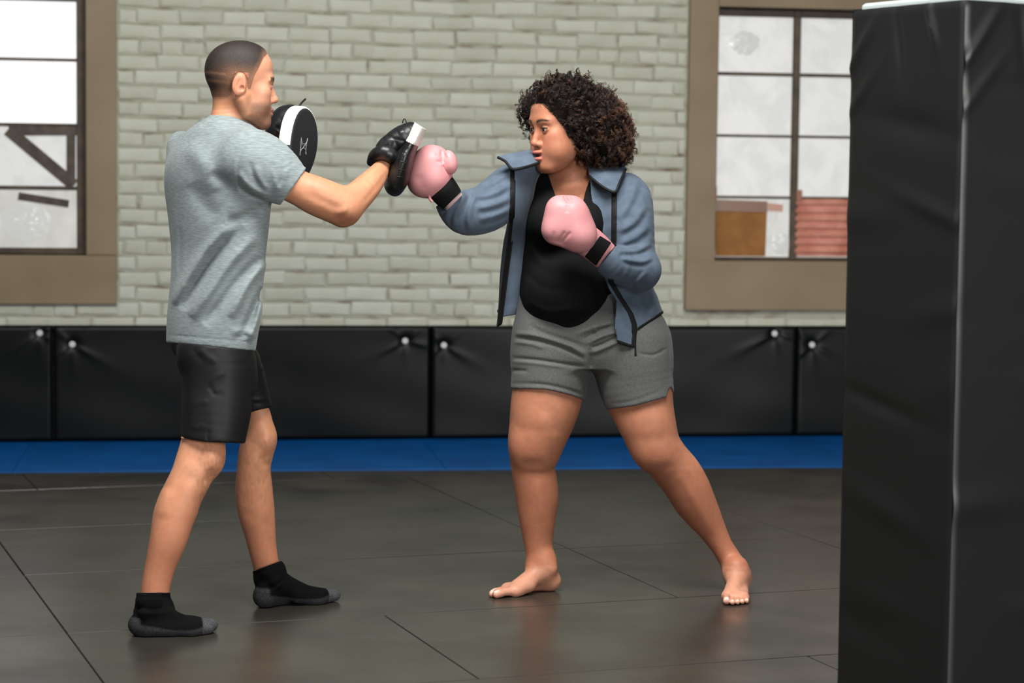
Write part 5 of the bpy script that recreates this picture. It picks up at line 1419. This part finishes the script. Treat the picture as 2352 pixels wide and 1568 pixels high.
tag(woman, 'barefoot woman with curly hair in open blue jacket and grey shorts punching', 'person')
# ================================================================ GLOVES AND MITTS
M_pink = mat('pink_leather', (212, 148, 150), 0.44, 0.3, col2=(202, 137, 140), nscale=(14, 14, 14), bump=0.08, bscale=(260, 260, 260), bdist=0.0008)
M_blackcuff = mat('black_elastic', (15, 15, 16), 0.85, 0.25, bump=0.3, bscale=(500, 500, 500), bdist=0.001)
M_lining = mat('pale_lining', (205, 176, 178), 0.8, 0.2)
M_leather = mat('black_leather', (17, 19, 20), 0.40, 0.5, bump=0.15, bscale=(220, 220, 220), bdist=0.001)
M_face = mat('black_target_leather', (33, 35, 36), 0.5, 0.45, bump=0.15, bscale=(300, 300, 300), bdist=0.0008)
M_white = mat('white_leather', (226, 222, 217), 0.4, 0.45)
M_silver = mat('silver_print', (150, 152, 154), 0.45, 0.5)
M_lace = mat('black_lace', (12, 12, 13), 0.6)

# --- punching glove ---------------------------------------------------------
GY = 6.80
g1 = empty('boxing_glove', tuple(P(995, 400, GY)))
F = Field()
F.u(ellpx(968, 419, GY, 31, 31, 0.055), 0.01).u(ellpx(1000, 373, GY, 36, 36, 0.056), 0.035).u(ellpx(984, 378, GY, 35, 38, 0.060), 0.035).u(ellpx(1002, 413, GY, 33, 34, 0.056), 0.035).u(ellpx(985, 400, GY, 43, 48, 0.062), 0.03)
F.disp(folds([([(1013, 344), (1015, 362), (1016, 378)], 3.5, -0.006), ([(1016, 378), (1025, 390), (1036, 400)], 3.5, -0.005), ([(1002, 369), (1012, 374)], 3, -0.003), ([(1000, 352), (1012, 360)], 3, -0.002), ([(960, 400), (975, 440)], 12, -0.002)], ymax=GY))
sdf_obj('mitten', F, 0.0026, M_pink, g1, it=1)
F = Field(); F.u(ellpx(1033, 371, GY - 0.025, 17, 27, 0.030, -14), 0.01).u(ellpx(1026, 384, GY - 0.02, 15, 16, 0.026), 0.02)
F.disp(folds([([(1020, 352), (1024, 362)], 2.5, -0.003), ([(1022, 366), (1028, 360)], 2, -0.002)], ymax=GY))
sdf_obj('thumb', F, 0.0024, M_pink, g1, it=1)
ck = [(984, 446, 1034, 400, GY), (988, 454, 1038, 405, GY), (1003, 469, 1049, 422, GY + 0.02), (1018, 481, 1059, 440, GY + 0.04), (1030, 493, 1070, 452, GY + 0.06)]
cutc = lambda px, py, p: (((px - 1059) * 41 + (py - 440) * 41) / 58 ) * 0.00137
F = Field(); F.u(cutp(chain(ck, ratio=0.95), cutc), 0.005); sdf_obj('wrist_cuff', F, 0.0026, M_blackcuff, g1, it=1)
F = Field(); F.u(cutp(chain([(1010, 466, 1044, 432, GY + 0.02), (1024, 482, 1060, 444, GY + 0.045), (1032, 492, 1070, 454, GY + 0.06)], ratio=0.95), lambda px, py, p: (((px - 1064) * 41 + (py - 446) * 41) / 58) * 0.00137), 0.005)
sdf_obj('lining', F, 0.003, M_lining, g1, it=1)
v, f = tube_vf(cr([P(985, 448, GY - 0.03), P(988, 457, GY - 0.034), P(993, 463, GY - 0.034)], 5), 0.0045, 8); mesh_obj('strap_end', v, f, M_pink, g1, smooth=True)
rebase(g1, g1.location)
tag(g1, 'pink boxing glove with black cuff pressed against the focus mitt', 'boxing glove', 'pink boxing gloves')

# --- guarding glove ------------------------------------------------------------
GY = 6.83
g2 = empty('boxing_glove', tuple(P(1310, 520, GY)))
F = Field()
F.u(ellpx(1286, 484, GY, 34, 36, 0.056), 0.01).u(ellpx(1274, 527, GY, 31, 33, 0.056), 0.035).u(ellpx(1314, 518, GY, 47, 50, 0.064), 0.035).u(ellpx(1318, 490, GY, 30, 38, 0.056), 0.03).u(ellpx(1334, 543, GY, 38, 38, 0.056), 0.03)
F.disp(folds([([(1295, 449), (1301, 458), (1308, 466)], 3.5, -0.006), ([(1308, 466), (1314, 458), (1312, 452)], 3, -0.004), ([(1304, 468), (1303, 490)], 5, -0.002),
              ([(1278, 558), (1290, 545), (1298, 530)], 3.5, -0.003), ([(1288, 560), (1300, 545), (1312, 532)], 3.5, -0.0035), ([(1262, 556), (1270, 545), (1272, 530)], 4, -0.002), ([(1255, 553), (1280, 561), (1300, 570)], 4, 0.002)], ymax=GY))
sdf_obj('mitten', F, 0.0026, M_pink, g2, it=1)
ck2 = [(1352, 512, 1318, 572, GY + 0.01), (1366, 520, 1328, 582, GY + 0.02), (1390, 541, 1350, 598, GY + 0.045), (1413, 566, 1372, 616, GY + 0.07), (1428, 580, 1388, 628, GY + 0.085)]
cut2 = lambda px, py, p: (((px - 1413) * 50 + (py - 566) * 41) / 64.6) * 0.00137
F = Field(); F.u(cutp(chain(ck2, ratio=0.95), cut2), 0.005)
F.disp(folds([([(1370, 522), (1352, 552), (1330, 583)], 3, -0.004), ([(1376, 528), (1358, 560), (1336, 588)], 3, 0.002), ([(1409, 562), (1392, 590), (1369, 613)], 2.5, -0.002)], ymax=GY + 0.05))
cuff = sdf_obj('wrist_cuff', F, 0.0026, M_pink, g2, it=1)
base = chain(ck2, ratio=0.95)
poly = np.array([(1378, 541), (1404, 557), (1369, 611), (1343, 589)], float)
def inpoly(px, py, p):
    d = np.full(len(px), -9.0); c = poly.mean(0)
    for i in range(4):
        a, b = poly[i], poly[(i + 1) % 4]; e = (b - a) / np.linalg.norm(b - a); n = np.array([e[1], -e[0]])
        if (c - a) @ n > 0: n = -n
        d = np.maximum(d, (px - a[0]) * n[0] + (py - a[1]) * n[1])
    return np.where(p[:, 1] < GY + 0.05, d * 0.00137, 0.05)
F = Field(); F.u(Prim(lambda p: base.fn(p) - 0.0022, base.lo - 0.01, base.hi + 0.01), 0.001); F.cut(inpoly)
sdf_obj('velcro_patch', F, 0.0024, M_blackcuff, cuff, it=1)
rebase(g2, g2.location)
tag(g2, 'pink boxing glove with square velcro patch guarding the chest', 'boxing glove', 'pink boxing gloves')

# --- near mitt -------------------------------------------------------------------
MY = 6.75
m1 = empty('focus_mitt', tuple(P(910, 370, MY)))
pk = [(958, 262, 985, 279, MY + 0.01, 4.6), (950, 284, 976, 299, MY + 0.01, 5.0), (940, 304, 968, 320, MY + 0.005, 5.0), (928, 326, 959, 341, MY, 4.8), (908, 350, 952, 366, MY, 3.9), (895, 378, 947, 390, MY, 3.4), (886, 402, 941, 410, MY, 3.1), (882, 420, 932, 426, MY, 3.1), (888, 430, 926, 434, MY, 3.4)]
padp = cutp(chain(pk), lambda px, py, p: (((px - 952) * 16 - (py - 282) * 25) / 29.7) * 0.00135)
F = Field(); F.u(padp, 0.01)
F.disp(folds([([(934, 326), (920, 350), (912, 385), (905, 430)], 2.2, -0.002), ([(951, 283), (931, 324)], 2.2, -0.002)], ymax=MY))
sdf_obj('strike_pad', F, 0.003, M_leather, m1, it=1)
F = Field(); F.u(Prim(lambda p: padp.fn(p) - 0.0022, padp.lo - 0.01, padp.hi + 0.01), 0.001)
F.cut(lambda px, py, p: np.maximum((py - (324 + (px - 930) * 0.44)) * 0.00135, (951 - (py - 283) * 0.49 - px) * 0.0012))
sdf_obj('white_panel', F, 0.0026, M_white, m1, it=1)
F = Field()
F.u(chain([(949, 282, 934, 324, MY - 0.01, 1.6), (928, 287, 924, 345, MY - 0.02, 1.4), (905, 298, 916, 355, MY - 0.03, 1.2), (884, 312, 906, 360, MY - 0.035, 1.1), (874, 322, 896, 362, MY - 0.035, 1.1)]), 0.01)
F.disp(folds([([(884, 309), (905, 318), (930, 324)], 3, -0.003), ([(903, 316), (896, 338)], 3, -0.002), ([(878, 318), (868, 336)], 3, 0.002), ([(905, 320), (918, 350)], 6, -0.003), ([(930, 300), (915, 305)], 6, 0.003), ([(868, 338), (888, 336), (896, 340)], 2.5, -0.003)], ymax=MY))
sdf_obj('hand_cover', F, 0.0028, M_leather, m1, it=1)
F = Field()
F.u(chainc([(852, 372, MY - 0.02, 10), (862, 357, MY - 0.06, 15), (882, 350, MY - 0.085, 18), (900, 358, MY - 0.08, 16), (908, 372, MY - 0.04, 12)]), 0.01)
sdf_obj('wrist_roll', F, 0.0028, M_leather, m1, it=1)
for (a, b) in (((930, 345), (934, 372)), ((924, 352), (938, 362)), ((919, 370), (932, 374)), ((916, 388), (930, 392)), ((912, 405), (926, 407)), ((926, 350), (920, 395))):
    q0 = surf(*a, padp, MY - 0.2, MY, 0.0012); q1 = surf(*b, padp, MY - 0.2, MY, 0.0012)
    v, f = tube_vf([q0, (q0 + q1) / 2 + np.array([0, -0.003, 0]), q1], 0.0016, 6); mesh_obj('lace', v, f, M_lace, m1)
th = np.linspace(0, math.pi, 9)
lp = [P(929 + 4 * math.cos(t) , 283 - 10 * math.sin(t), MY - 0.005) for t in th]
v, f = tube_vf(lp, 0.0018, 6); mesh_obj('hanging_loop', v, f, M_lace, m1, smooth=True)
rebase(m1, m1.location)
tag(m1, 'laced black focus mitt with white tip meeting the punching glove', 'focus mitt', 'focus mitts worn by the man')

# --- far mitt ----------------------------------------------------------------------
MY = 7.04
m2 = empty('focus_mitt', tuple(P(690, 320, MY)))
nrm = unit(np.array([0.90, -0.43, -0.08])); lng = unit(np.array([0.20, 0.02, 1.0])); lng = unit(lng - nrm * (lng @ nrm)); wid = np.cross(lng, nrm)
mc = P(684, 336, MY); MA, MB, MT = 0.128, 0.088, 0.026
def slab(off=0.0):
    def fn(p):
        q = p - mc; a = q @ lng; b = q @ wid; n = q @ nrm + 0.35 * (a ** 2) / 0.2 * 0.3
        bw = MB * (1 - 0.10 * np.clip(-a / MA, -1, 1))
        k0 = np.sqrt((a / MA) ** 2 + (b / bw) ** 2); k1 = np.sqrt((a / MA ** 2) ** 2 + (b / bw ** 2) ** 2) + 1e-9
        d2 = np.where(k0 < 1e-3, -MB, k0 * (k0 - 1) / k1) + 0.014; dn = np.abs(n) - MT + 0.014
        return np.minimum(np.maximum(d2, dn), 0) + np.sqrt(np.maximum(d2, 0) ** 2 + np.maximum(dn, 0) ** 2) - 0.014 - off
    return Prim(fn, mc - 0.15, mc + 0.15)
F = Field(); F.u(slab(), 0.01); sdf_obj('strike_pad', F, 0.0028, M_face, m2, it=1)
F = Field(); F.u(slab(0.002), 0.01)
def rim(px, py, p):
    q = p - mc; a = q @ lng; n = q @ nrm + 0.35 * (a ** 2) / 0.2 * 0.3; b = q @ wid
    k0 = np.sqrt((a / MA) ** 2 + (b / MB) ** 2)
    return np.maximum(np.maximum(n - 0.022, -n - 0.020), np.maximum((0.80 - k0) * 0.1, (py - 334) * 0.0014))
F.cut(rim); sdf_obj('white_rim', F, 0.0024, M_white, m2, it=1)
F = Field()
F.u(chain([(690, 244, 668, 300, MY + 0.02), (676, 244, 646, 320, MY + 0.02), (652, 262, 636, 330, MY + 0.02), (634, 286, 636, 330, MY + 0.02)], ratio=1.2), 0.01)
F.disp(folds([([(662, 258), (650, 290), (645, 315)], 5, 0.004), ([(650, 268), (640, 300)], 4, -0.004), ([(632, 290), (645, 300)], 4, -0.003)], ymax=MY + 0.02))
sdf_obj('hand_cover', F, 0.003, M_leather, m2, it=1)
v, f = tube_vf(cr([P(686, 246, MY), P(693, 236, MY), P(702, 227, MY - 0.01)], 5), 0.0032, 8); mesh_obj('hanging_loop', v, f, M_lace, m2, smooth=True)
# silver emblem on the target face: two bowed strokes crossing into an X with a small centre
def on_face(px, py):
    o = mc + nrm * (MT + 0.0005); d = raydir(px, py)
    for _ in range(3):
        t = ((o - CAM) @ nrm) / (d @ nrm); p = CAM + d * t
        a = (p - mc) @ lng; o = mc + nrm * (MT + 0.0012 - 0.35 * a * a / 0.2 * 0.3)
    return p
for st in ([(692, 316), (694, 327), (699, 331), (705, 326), (707, 317)], [(689, 357), (691, 345), (697, 340), (702, 345), (703, 355)], [(692, 318), (691, 336), (689, 355)], [(706, 319), (703, 337), (702, 353)], [(694, 330), (700, 342)], [(704, 329), (694, 342)]):
    v, f = tube_vf(cr([on_face(*q) for q in st], 4), 0.0011, 5); mesh_obj('emblem_stroke', v, f, M_silver, m2)
rebase(m2, m2.location)
tag(m2, 'black focus mitt with white rim and silver emblem raised near the chin', 'focus mitt', 'focus mitts worn by the man')
